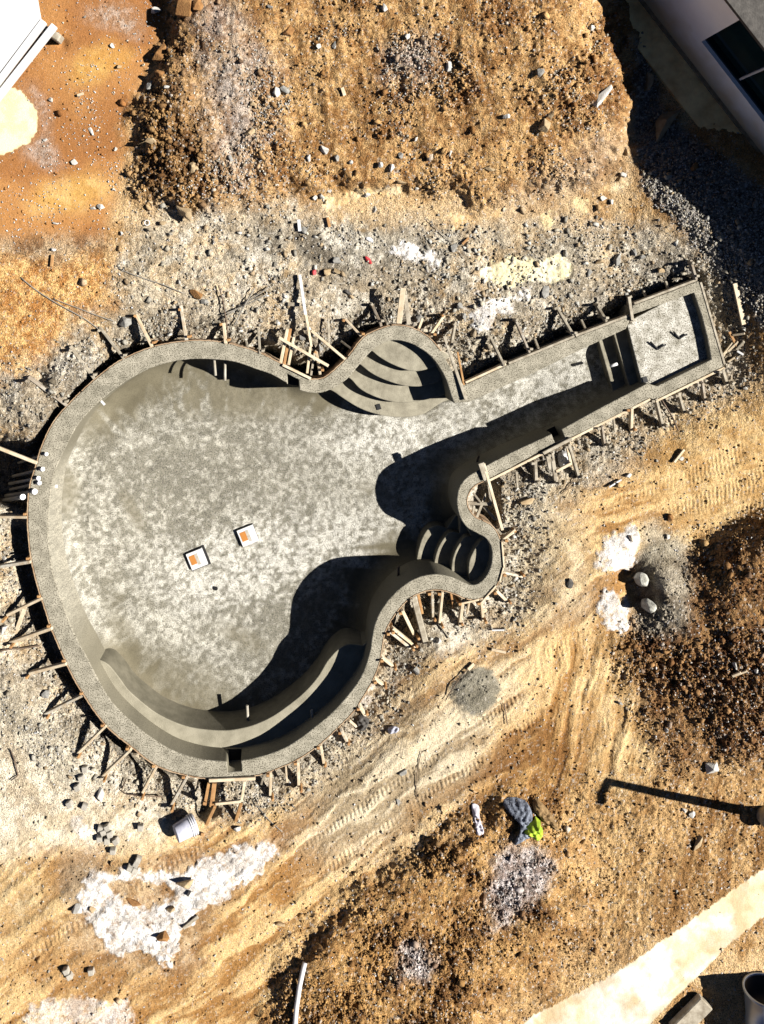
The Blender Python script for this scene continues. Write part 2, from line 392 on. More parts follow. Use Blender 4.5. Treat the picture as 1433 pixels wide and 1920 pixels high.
# --- roughness
amp = np.full_like(zs, .016)
def setamp(mask, val):
    global amp; amp = amp*(1-mask) + val*mask
greyz = region([(225,470),(300,400),(420,385),(560,395),(850,420),(1200,420),(1390,520),(1385,700),(1290,790),(1100,900),(1010,1000),(985,1130),(900,1190),(760,1260),(650,1400),(560,1500),(350,1540),(130,1480),(20,1390),(-90,1330),(-90,700),(60,690),(150,590),(230,560)], 20, 70)
setamp(greyz, .026)
ringz = ss(95, 15, SD)*ss(-10, 5, SD); setamp(ringz, .042)
osm = region([(-90,30),(290,-90),(320,30),(275,150),(235,240),(225,340),(200,440),(-90,450)], 10, 20)
setamp(osm, .005)
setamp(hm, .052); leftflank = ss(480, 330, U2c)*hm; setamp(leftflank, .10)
setamp(hr, .075); setamp(hb, .07)
brr = region([(900,1500),(1230,1440),(1433,1440),(1530,1500),(1530,1600),(1433,1640),(1000,1900),(860,2010),(700,2010)], 20, 30); 
setamp(brr*(1-hb), .035)
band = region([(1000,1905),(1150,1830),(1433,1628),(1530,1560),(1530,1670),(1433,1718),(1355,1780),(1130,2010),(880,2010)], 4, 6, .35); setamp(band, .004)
rub_shade = region([(1195,60),(1250,220),(1400,330),(1530,430),(1530,640),(1433,610),(1320,480),(1205,345),(1190,200)], 8, 16); setamp(rub_shade, .055)
white_polys = [[(160,1640),(230,1625),(330,1640),(400,1600),(470,1580),(530,1570),(500,1625),(440,1670),(380,1705),(350,1725),(340,1770),(322,1815),(290,1785),(220,1780),(170,1760),(150,1700)],
   [(1180,950),(1195,985),(1195,1020),(1190,1062),(1150,1072),(1120,1058),(1115,1040),(1145,1000),(1168,980)],
   [(1128,1100),(1150,1100),(1178,1128),(1176,1160),(1168,1195),(1146,1180),(1130,1150)],
   [(725,455),(760,460),(800,470),(835,478),(832,505),(790,502),(750,490)],
   [(882,560),(905,548),(925,560),(1000,540),(1012,552),(960,572),(930,580),(915,615),(890,620),(878,600)],
   [(60,1885),(120,1870),(250,1880),(260,2010),(50,2010)],
   [(130,1520),(165,1530),(180,1580),(150,1570),(135,1550)],
   [(665,1290),(700,1282),(702,1310),(670,1330)]]
wh = 0
for i, pl in enumerate(white_polys): wh = np.maximum(wh, region(pl, 12, 34, .16)*(1 if i < 5 else .6))
hole = region([(205,1655),(260,1640),(310,1665),(345,1690),(290,1700),(235,1690)], 8, 30, .3)
wh = wh*(1-hole)
setamp(wh, .015)
pad = region(ell(-4,226,74,66), 4, 10, .25); setamp(pad, .001)
# clod relief
cl = billow(US, VS, 30, 40, 4, .62); cl2 = billow(US, VS, 11, 90, 3, .6)
fine = fbm(US, VS, 7, 140, 3, .7)
VAR = ss(.38, .62, fbm(US, VS, 110, 9191, 4, .6))*.9+.35
amp = amp*(1+(VAR-1)*np.clip(hm+hr+hb, 0, 1))
relief = amp*((cl-.35)*.8 + (cl2-.35)*1.1 + (fine-.5)*1.4)
relief = relief + (MIDN-.3)*(.035*greyz + .05*ringz + .10*leftflank + .06*hm + .02 + .04*hb + .03*hr + .12*lum)*(1-.8*osm)*(1-band)*(1-pad)*(1-.6*wh)
# tyre tracks
def track(x0, y0, x1, y1, wd, per, dep):
    global relief
    L = math.hypot(x1-x0, y1-y0); dx, dy = (x1-x0)/L, (y1-y0)/L
    s = (U2c-x0)*dx+(V2c-y0)*dy; n = -(U2c-x0)*dy+(V2c-y0)*dx + wx*14
    k = ss(wd, wd*.7, np.abs(n))*ss(-10, 20, s)*ss(L+10, L-20, s)*ss(.35,.6, vn(US, VS, 60, 333)+.15)
    relief = relief - dep*k*(.5+.5*np.sign(np.sin(2*math.pi*(s+n*.35)/per))*.8)
for a in ((1275,905,1460,820,20,8,.02),(1225,985,1460,880,22,8,.022),(1290,1010,1470,925,16,8,.02),(1010,1240,1110,1190,20,9,.014),(1150,940,1290,890,12,8,.012)): track(*a)
for a in ((560,1600,980,1300,9,9,.03),(600,1640,1010,1345,9,9,.03),(40,1800,420,1560,9,10,.022),(1120,1420,1200,1620,9,9,.02),(1060,1440,1140,1640,9,9,.02)): track(*a)
# ruts and strata, running up to the right across the foreground
t_ = (V2c + .62*U2c)
strat = (vn(np.array([0.]), np.arange(0, 4000, 1.), 34, 71)[:,0])
si = np.clip(t_ + wx*40, 0, 3990).astype(int)
st1 = streaks(U2c, V2c+wx*30, -36, 22, 7, 71, 4); st2 = streaks(U2c+wx*16, V2c, -78, 15, 8, 83, 4); st3 = streaks(U2c, V2c+wx*20, -16, 20, 7, 97, 4)
sm2 = ss(960, 1080, U2c)*ss(1120, 1240, V2c); sm3 = ss(1000, 1150, U2c)*ss(1080, 1000, V2c)
strz = st1*(1-sm2)*(1-sm3)+st2*sm2+st3*sm3; strz = .5+(strz-.5)*1.5
low = region([(-90,1560),(560,1440),(760,1240),(1000,960),(1433,780),(1530,760),(1530,960),(1170,1100),(1240,1450),(900,1500),(540,1800),(520,2010),(-90,2010)], 24, 40)
relief = relief*(1-.35*low*(1-hb)*(1-hr)) + .055*(strz-.5)*low*(1-band) + .10*(streaks(U2c, V2c, 78, 34, 3.5, 191, 3)-.5)*hm + .12*(streaks(U2c, V2c, -40, 40, 3, 199, 3)-.5)*hb + .10*(streaks(U2c, V2c, 62, 40, 3, 203, 3)-.5)*hr + .04*(streaks(U2c, V2c, 60, 13, 4, 197, 3)-.5)*hr
relief = relief + wh*(.018+.05*(fbm(US, VS, 14, 6100, 3)-.5))
zfull = zs + relief
# deep under the pool shell
inside = ss(-8, -16, SD)
zfull = zfull*(1-inside) + (-2.2)*inside

# --- colour
def col(r, g, b): return np.array([r, g, b], np.float32)
A = col(.55,.37,.185)*np.ones(zs.shape+(1,), np.float32)
n1 = fbm(US, VS, 120, 11, 4, .6)[...,None]; n2 = fbm(US, VS, 26, 22, 4, .65)[...,None]; n3 = fbm(US, VS, 8, 37, 3, .7)[...,None]
grain = np.full_like(zs, .8)
def lay(mask, c, c2=None, nz=None, g=None):
    global A, grain
    m_ = mask[...,None] if mask.ndim == 2 else mask
    cc = col(*c)*np.ones((1,1,1), np.float32)
    if c2 is not None:
        q = ss(.38, .62, n2 if nz is None else nz); cc = col(*c)*(1-q)+col(*c2)*q
    A = A*(1-m_) + cc*m_
    if g is not None: grain = grain*(1-m_[...,0]) + g*m_[...,0]
one = np.ones_like(zs)
lay(one, (.44,.245,.09), (.72,.50,.26), n1*.55+n2*.45)
lay(low, (.40,.205,.065), (.80,.55,.26), (n1*.25+n2*.15+strz[...,None]*.6), g=.5)
lay(region([(620,1400),(760,1330),(900,1250),(1000,1180),(960,1330),(880,1480),(760,1560),(600,1640),(560,1560)], 40, 80)*.7, (.42,.37,.26), (.78,.71,.55), strz[...,None])
lay(region([(-90,1290),(60,1290),(170,1400),(330,1540),(300,1600),(150,1580),(80,1600),(-90,1640)], 20, 60)*.8, (.66,.57,.42), (.98,.90,.72))
lay(region([(-90,1600),(60,1620),(120,1700),(60,1760),(-90,1740)], 30, 60)*.7, (.62,.44,.22), (.80,.64,.38))
lay(region([(60,1740),(350,1830),(300,1880),(100,1860),(20,1800)], 25, 60)*.8, (.36,.19,.07), (.52,.30,.12))
lay(greyz*.80, (.34,.30,.225), (.68,.61,.48), n1*.3+n2*.35+n3*.35)
lay(region([(-90,440),(60,430),(180,450),(230,540),(150,600),(60,690),(-90,720)], 20, 60), (.48,.22,.065), (.86,.54,.22), n2*.5+n3*.5, g=.9)
lay(region([(-90,420),(60,410),(180,420),(210,470),(100,490),(-90,470)], 12, 40), (.28,.16,.08), (.56,.40,.24))
lay(osm, (.40,.175,.058), (.52,.25,.085), n1, g=.35)
lay(region(ell(180,118,62,26,-12), 14, 50)*.9, (.62,.33,.085), (.72,.44,.14), g=.35)
lay(region([(50,395),(100,345),(170,325),(215,335),(200,365),(140,395),(60,400)], 12, 36)*.9, (.66,.38,.11), (.80,.52,.20), g=.35)
lay(region([(60,160),(80,240),(50,290),(110,320),(90,250),(85,180)], 10, 40)*.7, (.34,.27,.22), (.66,.60,.54), n3, g=.8)
lay(region([(150,15),(250,20),(270,70),(230,60),(160,40)], 14, 40)*.6, (.40,.28,.2), (.70,.62,.54), n3, g=.8)
lay(hm, (.26,.12,.04), (.68,.42,.18), n1*.25+n2*.35+n3*.4, g=.9)
fines = (1.25-VAR)/.9
lay(hm*np.clip(fines,0,1)*.45, (.42,.22,.075), (.68,.43,.19), n3*.5+n2*.5, g=.6)
lay(leftflank*.8, (.16,.08,.03), (.42,.245,.10))  # left flank painted darker, as it turns away from the sun
lay(region([(370,130),(440,80),(500,120),(490,220),(480,340),(430,350),(390,230)], 30, 90)*.6, (.28,.24,.21), (.66,.64,.64), n3)
lay(region(ell(770,110,40,40), 20, 60)*.7, (.34,.28,.24), (.72,.68,.66), n3)
lay(region([(340,20),(430,0),(480,60),(420,80)], 20, 50)*.5, (.36,.3,.27), (.72,.68,.66), n3)
lay(region([(1080,280),(1190,220),(1190,340),(1000,400),(900,390)], 25, 60)*.6, (.32,.22,.14), (.54,.42,.30))
lay(region([(470,440),(700,420),(860,440),(900,500),(760,510),(560,500),(480,500)], 16, 60)*.8, (.16,.14,.11), (.40,.36,.29))
lay(region([(850,440),(1000,470),(1020,560),(960,620),(880,640),(800,560),(820,480)], 16, 50)*.5, (.22,.20,.16), (.50,.45,.36))
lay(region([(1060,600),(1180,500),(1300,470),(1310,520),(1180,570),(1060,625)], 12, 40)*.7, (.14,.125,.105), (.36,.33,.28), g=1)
pt = ss(.50,.66, fbm(US, VS, 80, 8181, 4, .6)); pt2 = ss(.52,.64, fbm(US, VS, 52, 8282, 4, .65)); pt3 = ss(.54,.66, fbm(US, VS, 40, 8383, 4, .65))
lay(greyz*pt*.7, (.44,.29,.14), (.74,.56,.34), n3*.6+n2*.4)
lay(greyz*pt2*.5, (.15,.13,.10), (.36,.32,.25), n3)
lay(greyz*pt3*.6, (.66,.60,.48), (.92,.86,.74), n3*.6+n2*.4)
lay(ringz*.35, (.20,.175,.14), (.58,.53,.44), n3*.5+n2*.5, g=1)
for pl in ([(590,395),(620,368),(700,350),(760,352),(745,368),(680,370),(640,385),(600,402)], [(842,398),(890,410),(945,388),(940,404),(885,418),(860,440)], [(1100,362),(1140,345),(1190,335),(1180,348),(1120,368)]):
    lay(region(pl, 6, 24, .3), (.78,.54,.27), (.92,.74,.46), g=.4)
lay(region([(910,500),(950,485),(1060,478),(1072,505),(1050,525),(960,535),(905,530)], 7, 26, .25), (.90,.80,.50), (.98,.92,.70), g=.25)
lay(region([(1015,395),(1040,400),(1045,425),(1015,430)], 8, 30, .3), (.80,.64,.36), g=.5)
lay(region([(1080,380),(1110,375),(1110,400),(1085,400)], 8, 30, .3), (.80,.64,.36), g=.5)
lay(pad, (.90,.80,.46), (.98,.90,.60), g=.2)
lay(rub_shade, (.12,.10,.085), (.38,.35,.32), n3*.6+n2*.4, g=1)  # rubble in the building's cast shadow, its shade painted in as dark colour
lay(hr, (.15,.066,.025), (.40,.225,.095), n2*.35+n3*.65, g=1)
lay(hr*np.clip(fines,0,1)*.6, (.26,.13,.05), (.44,.25,.10), n3*.5+n2*.5, g=.7)
lay(region([(1210,1030),(1290,1010),(1300,1080),(1290,1180),(1230,1200),(1180,1180),(1190,1100),(1180,1060)], 12, 40)*.85, (.20,.18,.14), (.40,.37,.30), g=.8)
lay(region([(1200,975),(1255,985),(1270,1030),(1215,1070),(1195,1040)], 10, 30)*.8, (.34,.30,.22), (.52,.47,.36), g=.7)
lay(hb, (.17,.08,.028), (.55,.31,.11), n1*.35+n2*.4+n3*.25, g=1)
lay(hb*np.clip(fines,0,1)*.6, (.42,.22,.075), (.68,.42,.17), n3*.4+n2*.6, g=.6)
lay(brr*(1-hb), (.28,.145,.05), (.60,.38,.17), n1*.25+n2*.2+n3*.15+strz[...,None]*.4, g=.7)
lay(region([(900,1420),(1050,1330),(1100,1380),(1080,1500),(1040,1540),(960,1500),(880,1540)], 26, 50)*.8, (.22,.10,.03), (.52,.29,.10), strz[...,None]*.6+n2*.4)
lay(region([(1060,1480),(1180,1440),(1240,1640),(1160,1760),(1080,1640)], 30, 50)*.6, (.50,.29,.11), (.70,.47,.22))
lay(region([(1090,1180),(1160,1190),(1215,1400),(1240,1480),(1110,1480),(1080,1330)], 16, 40)*.7, (.50,.31,.13), (.78,.56,.29))
lay(region([(1240,780),(1433,740),(1530,760),(1530,930),(1290,1010),(1200,940)], 24, 50)*.75, (.48,.29,.11), (.74,.52,.25))
lay(region([(960,940),(1060,930),(1110,1000),(1120,1140),(1000,1180),(960,1160)], 26, 60)*.6, (.52,.42,.27), (.84,.72,.50))
for pl in ([(930,1600),(980,1580),(1040,1600),(1035,1660),(985,1700),(930,1750),(920,1670)], [(750,1790),(790,1770),(812,1800),(790,1840),(735,1830)]):
    lay(region(pl, 14, 50)*.85, (.30,.24,.22), (.78,.72,.72), n3, g=1)
lay(region(ell(892,1293,44,44), 8, 20, .3), (.24,.215,.16), (.34,.31,.24), g=.6)
lay(region([(-90,1830),(1,1830),(1,2010),(-90,2010)], 20, 20)*0, (.5,.3,.1))
wb = region([(140,1620),(400,1590),(560,1540),(540,1600),(420,1700),(360,1830),(260,1810),(140,1790),(120,1700)], 14, 50)*.8
lay(wb, (.30,.17,.08), (.58,.42,.26))
lay(region(ell(150,1650,40,50), 10, 40)*.6, (.34,.26,.17), g=.5)
wq = ss(.50,.62, fbm(US, VS, 11, 6006, 3, .7))*ss(.5,.35, wh*vn(US,VS,70,6011)); wh = wh*(1-.55*ss(.57,.68, fbm(US, VS, 9, 6007, 3, .7)))
lay(wh, (.66,.60,.54), (1.0,.98,.96), n2*.6+n3*.4, g=.5)
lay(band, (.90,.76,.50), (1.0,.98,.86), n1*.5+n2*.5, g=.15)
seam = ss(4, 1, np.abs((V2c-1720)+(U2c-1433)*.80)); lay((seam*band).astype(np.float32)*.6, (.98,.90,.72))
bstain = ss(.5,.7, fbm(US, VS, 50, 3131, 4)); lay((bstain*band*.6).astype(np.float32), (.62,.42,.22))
# dry pebbly speckle
sp = vn(US, VS, 3.1, 501); sp2 = vn(US, VS, 4.7, 517)
spk = ss(.80, .9, sp)*ss(.0,.4, amp*14)
lay((spk*.7).astype(np.float32), (.72,.66,.58))
dk = ss(.80, .9, sp2)*ss(.0,.4, amp*12)
A = A*(1-.55*dk[...,None])
A = np.clip(A, .01, 1)
k_ = (H-zs)/H
X = (NX+(U2-NX)*k_-CX)/S; Y = (CY-(NY+(V2-NY)*k_))/S
def grid_mesh(name, X, Y, Z, colr, alpha, m, keep=None):
    nv, nu = X.shape
    co = np.stack([X, Y, Z], -1).reshape(-1,3).astype(np.float32)
    idx = np.arange(nv*nu).reshape(nv, nu)
    q = np.stack([idx[1:,:-1], idx[1:,1:], idx[:-1,1:], idx[:-1,:-1]], -1)
    if keep is not None: q = q[keep]
    q = q.reshape(-1,4).astype(np.int32)
    me = bpy.data.meshes.new(name)
    if keep is not None:
        used = np.zeros(nv*nu, bool); used[q.ravel()] = True; remap = np.cumsum(used)-1
        q = remap[q].astype(np.int32); co = co[used]; colr = colr.reshape(-1,3)[used]; alpha = alpha.reshape(-1)[used]
    me.vertices.add(len(co)); me.vertices.foreach_set('co', co.ravel())
    me.loops.add(q.size); me.loops.foreach_set('vertex_index', q.ravel())
    me.polygons.add(len(q)); me.polygons.foreach_set('loop_start', np.arange(0, q.size, 4, dtype=np.int32))
    me.polygons.foreach_set('loop_total', np.full(len(q), 4, np.int32))
    me.polygons.foreach_set('use_smooth', np.ones(len(q), bool))
    me.update(calc_edges=True)
    ca = me.color_attributes.new('Col', 'FLOAT_COLOR', 'POINT')
    ca.data.foreach_set('color', np.concatenate([colr.reshape(-1,3), alpha.reshape(-1,1)], 1).astype(np.float32).ravel())
    me.materials.append(m); o = bpy.data.objects.new(name, me); return link(o)
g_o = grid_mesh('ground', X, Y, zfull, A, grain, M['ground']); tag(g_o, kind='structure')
def gz(px, py):
    i = int(np.clip(round((py-fv[0])/st)+len(far), 0, len(VS)-1)); j = int(np.clip(round((px-fu[0])/st)+len(far), 0, len(US)-1))
    return float(zfull[i, j])
def gzs(px, py):
    i = int(np.clip(round((py-fv[0])/st)+len(far), 0, len(VS)-1)); j = int(np.clip(round((px-fu[0])/st)+len(far), 0, len(US)-1))
    return float(zs[i, j])
def PG(px, py, dz=0):
    k = (H-gzs(px, py))/H
    return Vector(((NX+(px-NX)*k-CX)/S, (CY-(NY+(py-NY)*k))/S, gz(px, py)+dz))

# ------------------------------------------------------------------ the pool
pool = empty('swimming_pool', (0,0,0))
tag(pool, 'unfinished grey concrete swimming pool shaped like a guitar', 'swimming pool')
def w2(p, z=0): return Vector(((p[0]-CX)/S, (CY-p[1])/S, z))
def normals(poly):
    a = np.array(poly); t = np.roll(a,-1,0)-np.roll(a,1,0); t /= np.linalg.norm(t, axis=1)[:,None]+1e-9
    n = np.stack([-t[:,1], t[:,0]], 1)
    area = .5*np.sum(a[:,0]*np.roll(a[:,1],-1)-np.roll(a[:,0],-1)*a[:,1])
    return n*(1 if area > 0 else -1)     # towards the inside
ni = normals(inner_n); no = normals(outer)
rimz = lambda p: .012*math.sin(p[0]*.11)*math.cos(p[1]*.09)*.4
def rimmesh():
    out_ring = [outer + no*1.0, outer + no*0]; in_ring = [inner_n - ni*1.6, inner_n - ni*.5, inner_n]
    no_, ni_ = len(outer), len(inner_n)
    v = [w2(p, 0) for p in out_ring[0]] + [w2(p, 0) for p in in_ring[0]]
    tris = tessellate_polygon([[Vector((p.x,p.y,0)) for p in v[:no_]], [Vector((p.x,p.y,0)) for p in v[no_:]]])
    f = []
    for t in tris:
        a, b, c = [v[i] for i in t]
        f.append(tuple(t) if (b-a).cross(c-a).z > 0 else tuple(t)[::-1])
    f = [tuple(x) for x in f]
    def addring(base, nxt, cnt, flip):
        for i in range(cnt):
            j = (i+1) % cnt
            q = (base+i, base+j, nxt+j, nxt+i); f.append(q if not flip else q[::-1])
    b0 = 0; cur = len(v); v += [w2(p, -.010) for p in out_ring[1]]; addring(b0, cur, no_, False)
    nx_ = len(v); v += [w2(p, -.75) for p in out_ring[1]]; addring(cur, nx_, no_, False)
    b1 = no_; cur = len(v); v += [w2(p, -.005) for p in in_ring[1]]; addring(b1, cur, ni_, True)
    nx_ = len(v); v += [w2(p, -.02) for p in in_ring[2]]; addring(cur, nx_, ni_, True)
    return v, f
v, f = rimmesh(); rim = mesh('rim', v, f, M['concrete'], pool)
bm = bmesh.new(); bm.from_mesh(rim.data); bmesh.ops.recalc_face_normals(bm, faces=bm.faces); bm.to_mesh(rim.data); bm.free()
def depth(px, py):
    r = np.hypot(px-430, py-1050)
    d = 1.22 - .20*ss(60, 420, r) - .16*ss(380, 640, r) - .17*ss(560, 850, r)
    return d - .07*ss(1020, 1120, px)
R = .30
def walls():
    v = []; f = []; n = len(inner_n)
    lv = 7
    for k in range(lv):
        for p, nn in zip(inner_n, ni):
            D = depth(p[0], p[1]); zb = -(D-R)-.03; t = k/(lv-1)
            q = p + nn*(t*1.6)
            z = -.02 + (zb+.02)*t
            v.append(w2(q, z))
    for k in range(lv-1):
        for i in range(n):
            j = (i+1) % n; f.append((k*n+i, k*n+j, (k+1)*n+j, (k+1)*n+i))
    return v, f
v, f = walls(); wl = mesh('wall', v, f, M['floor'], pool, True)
wc = np.zeros((len(v), 4), np.float32); rw = np.random.RandomState(5)
for i_, v_ in enumerate(v):
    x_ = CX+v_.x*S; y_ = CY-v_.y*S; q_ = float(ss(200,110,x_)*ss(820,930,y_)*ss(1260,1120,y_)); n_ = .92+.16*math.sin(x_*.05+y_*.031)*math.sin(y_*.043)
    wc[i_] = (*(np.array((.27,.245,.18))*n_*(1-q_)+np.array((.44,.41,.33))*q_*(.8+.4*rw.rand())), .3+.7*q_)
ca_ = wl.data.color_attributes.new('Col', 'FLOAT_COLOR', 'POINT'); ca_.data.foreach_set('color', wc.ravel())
# floor: a height field with a cove against the walls
gs = 2.2
gu = np.arange(40, 1250, gs); gv = np.arange(600, 1470, gs); GU, GV = np.meshgrid(gu, gv)
ic = np.arange(30, 1262, 5.); jc = np.arange(590, 1485, 5.); IC, JC = np.meshgrid(ic, jc)
sdi_c = seg_dist(IC, JC, inner[::2])
def upi(a):
    x = (GU-ic[0])/5; y = (GV-jc[0])/5; ix = x.astype(int); iy = y.astype(int); tx = x-ix; ty = y-iy
    return (a[iy,ix]*(1-tx)+a[iy,ix+1]*tx)*(1-ty)+(a[iy+1,ix]*(1-tx)+a[iy+1,ix+1]*tx)*ty
dI = -upi(sdi_c)/S          # metres inside
Dp = depth(GU, GV)
cv_ = np.where(dI < R, R-np.sqrt(np.clip(R*R-(R-np.clip(dI,0,R))**2, 0, None)), 0)
fl = -Dp + cv_ + .010*(fbm(gu, gv, 40, 61, 3)-.5) + .012*(fbm(gu, gv, 9, 77, 3, .7)-.5)*ss(.15,.5,dI)
kk = H/(H-fl); FU = NX+(GU-NX)*kk; FV = NY+(GV-NY)*kk   # pixel where the photo shows each floor point
fa = fbm(gu, gv, 60, 15, 5, .62); fb = fbm(gu, gv, 14, 19, 3, .7); fc = fbm(gu, gv, 200, 23, 3)
ang = np.arctan2(FV-1040, FU-420)
streak = vn(np.arange(0, 4000, 1.), np.array([0.]), 5, 87)[0]
stq = streak[np.clip(((ang+math.pi)*150).astype(int), 0, 3999)]
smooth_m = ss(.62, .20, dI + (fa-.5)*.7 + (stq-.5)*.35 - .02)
def bl(cx, cy, rx, ry, an=0, p=1):
    a_ = math.radians(an); dx = FU-cx; dy = FV-cy; q = ((dx*math.cos(a_)+dy*math.sin(a_))/rx)**2+((-dx*math.sin(a_)+dy*math.cos(a_))/ry)**2
    return np.exp(-q**p)
lft = ss(260,170,FU)*ss(800,860,FV)*ss(1230,1180,FV)
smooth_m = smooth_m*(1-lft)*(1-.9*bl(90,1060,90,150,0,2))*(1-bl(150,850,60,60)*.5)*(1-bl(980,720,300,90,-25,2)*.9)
smooth_m = np.maximum(smooth_m, .92*bl(400,735,220,50,3,2)*ss(.30,.5,fa+(stq-.5)*.5))
smooth_m = np.maximum(smooth_m, .8*bl(330,1300,190,70,25,2)*ss(.30,.55,fa+.12))
smooth_m = np.maximum(smooth_m, .7*bl(125,920,26,48,0,2))
for (x_, y_, a_, b_, an_) in ((600,1130,70,22,-40),(250,960,50,14,60),(560,900,60,12,-20),(230,1180,40,20,50),(700,930,60,26,10),(480,1210,90,20,30)): smooth_m = np.maximum(smooth_m, .6*bl(x_,y_,a_,b_,an_,2)*ss(.40,.58,fa))
smooth_m = np.clip(smooth_m, 0, 1)[...,None]
f6 = vn(gu, gv, 5.5, 219)*.6+vn(gu, gv, 9.5, 233)*.4
f4 = vn(gu, gv, 5.2, 1219)
bright = .5+(fa-.5)*.16+(fb-.5)*.30+(f6-.5)*.50+(fc-.5)*.12 - .02
bright = bright + .07*bl(740,820,120,40,-5) + .10*bl(420,1070,140,80) + .05*bl(640,1010,160,60) + .05*bl(780,930,200,120)+.10*bl(1040,700,120,50,-25) - .10*bl(500,1150,110,120)-.07*bl(330,920,200,90)
q = (ss(.34, .64, bright)*(1-.55*ss(.66,.80,f4)))[...,None]
wz = np.clip(.22+.75*bl(740,820,130,45,-5,2)+.55*bl(420,1070,150,90,0,2)+.5*bl(620,1010,190,60,0,2)+.6*bl(1010,715,210,55,-25,2)+.25*fc, 0, 1)[...,None]
arc = streaks(np.hypot(FU-430, FV-1000)*1.0, ang*260, 90, 16, 5, 311, 3)[...,None]
rgh = col(.33,.31,.25)*(1-q)+(col(.60,.57,.475)*(1-wz)+col(.92,.89,.80)*wz)*q
rgh = rgh*(.60+.36*arc)
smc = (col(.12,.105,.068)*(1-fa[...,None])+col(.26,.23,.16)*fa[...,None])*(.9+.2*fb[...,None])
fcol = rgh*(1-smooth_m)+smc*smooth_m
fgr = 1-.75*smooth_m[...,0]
keep = (dI[:-1,:-1] > -.06)
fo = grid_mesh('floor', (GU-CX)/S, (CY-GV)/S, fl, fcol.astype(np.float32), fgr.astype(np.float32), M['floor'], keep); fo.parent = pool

def prism(name, poly, ztop, zbot, m, parent, bev=.012, n_=None, colr=None):
    """solid with a rounded top edge; poly in rim-level plan pixels"""
    poly = np.array(poly); nn = normals(poly); rings = [(poly+nn*bev*S, ztop), (poly+nn*bev*S*.35, ztop-bev*.3), (poly, ztop-bev), (poly, zbot)]
    v = []; f = []; n = len(poly)
    for pl, z in rings: v += [w2(p, z) for p in pl]
    for k in range(3):
        for i in range(n): j = (i+1) % n; f.append((k*n+i, k*n+j, (k+1)*n+j, (k+1)*n+i))
    for t in tessellate_polygon([[Vector((p.x,p.y,0)) for p in v[:n]]]): f.append(tuple(t))
    bm = bmesh.new(); vs = [bm.verts.new(p) for p in v]
    for t in f:
        try: bm.faces.new([vs[i] for i in t])
        except ValueError: pass
    o = from_bm(name, bm, m, parent); o.data.materials.append(M['riser'])
    for p in o.data.polygons:
        if abs(p.normal.z) < .2: p.material_index = 1
    return o
def V(pts, z):   # photo pixels at height z -> plan pixels
    k = (H-z)/H; return [np.array((NX+(x-NX)*k, NY+(y-NY)*k)) for x, y in pts]
# upper alcove steps
ue = [([(612,728),(627,735),(641,745),(668,762),(694,773),(728,781),(765,782),(792,777),(808,768),(835,752),(868,748)], -.70),
      ([(640,700),(658,711),(674,728),(694,740),(721,750),(748,755),(775,754),(805,748),(850,735)], -.52),
      ([(660,675),(676,684),(694,698),(714,709),(741,719),(765,724),(792,724),(820,716),(850,700)], -.34),
      ([(680,648),(696,657),(711,669),(731,681),(755,691),(775,696),(795,694),(820,685),(845,668)], -.17)]
for e, z in ue:
    e2 = V(e, z); ee = [p for p in catmull([tuple(p) for p in e2], 4, False)]
    back = [(862,730),(850,700),(832,672),(806,645),(775,626),(738,624),(705,632),(682,650),(655,684),(630,706)]
    back = [b for b in back if b[1] < e2[-1][1]-4 or b[0] < 700]
    back = [b for b in back if not (b[0] < 700 and b[1] > e2[0][1]-3)]
    prism('step', ee+[np.array(b, float) for b in back], z, -1.3, M['tread'], pool)
# lower alcove steps
le = [([(838,990),(820,985),(803,992),(792,1009),(784,1036),(781,1060),(784,1086)], -.74),
      ([(862,1000),(848,997),(838,1003),(825,1021),(817,1043),(814,1063),(816,1092)], -.56),
      ([(884,1006),(874,1006),(865,1015),(855,1031),(848,1053),(847,1076),(852,1100)], -.38),
      ([(908,1012),(900,1016),(890,1030),(881,1050),(879,1070),(881,1092),(884,1104)], -.20)]
for e, z in le:
    e2 = V(e, z); ee = catmull([tuple(p) for p in e2], 3, False)
    back = [(905,1108),(925,1090),(934,1060),(934,1030),(922,1004),(898,992),(876,984)]
    prism('step', ee+[np.array(b, float) for b in back], z, -1.3, M['tread'], pool)
# neck end steps and head ledge
hd = [([(1112,636),(1130,630),(1149,714),(1160,770),(1148,775),(1140,715)], None)]
def quad(a, b, c, d): return lin([a, b, c, d, a], 6)[:-1]
for (t0, b0, z) in (((1121,636),(1150,736), -.435), ((1148,622),(1180,724), -.285)):
    (x0,y0),(x1,y1) = V([t0, b0], z)
    prism('step', quad((x0-3,y0-14),(x1+5,y1+16),(1240,760),(1220,590)), z, -.9, M['tread'], pool)
z = -.13; (x0,y0),(x1,y1) = V([(1176,612),(1206,722)], z)
prism('ledge', quad((x0-1,y0-8),(x1,y1+4),(1350,690),(1316,535)), z, -.9, M['ledge'], pool)
# bench along the lower wall
be = [(150,1225),(164,1233),(188,1238),(204,1247),(221,1267),(241,1294),(268,1318),(295,1338),(332,1356),(369,1366),(419,1370),(452,1366),(480,1358),(513,1342),(547,1318),(574,1295),(597,1268),(614,1240),(634,1218),(654,1208),(680,1210)]
z = -.40; e2 = V(be, z); ee = catmull([tuple(p) for p in e2], 4, False)
back = [(705,1215),(700,1250),(680,1290),(650,1325),(600,1380),(550,1412),(500,1432),(440,1440),(390,1440),(330,1427),(270,1390),(210,1335),(170,1275),(148,1235)]
prism('bench', ee+[np.array(b, float) for b in back], z, -1.3, mat('bench concrete', (.43,.395,.30), .9, (.29,.265,.195), 4, .006, 60), pool)
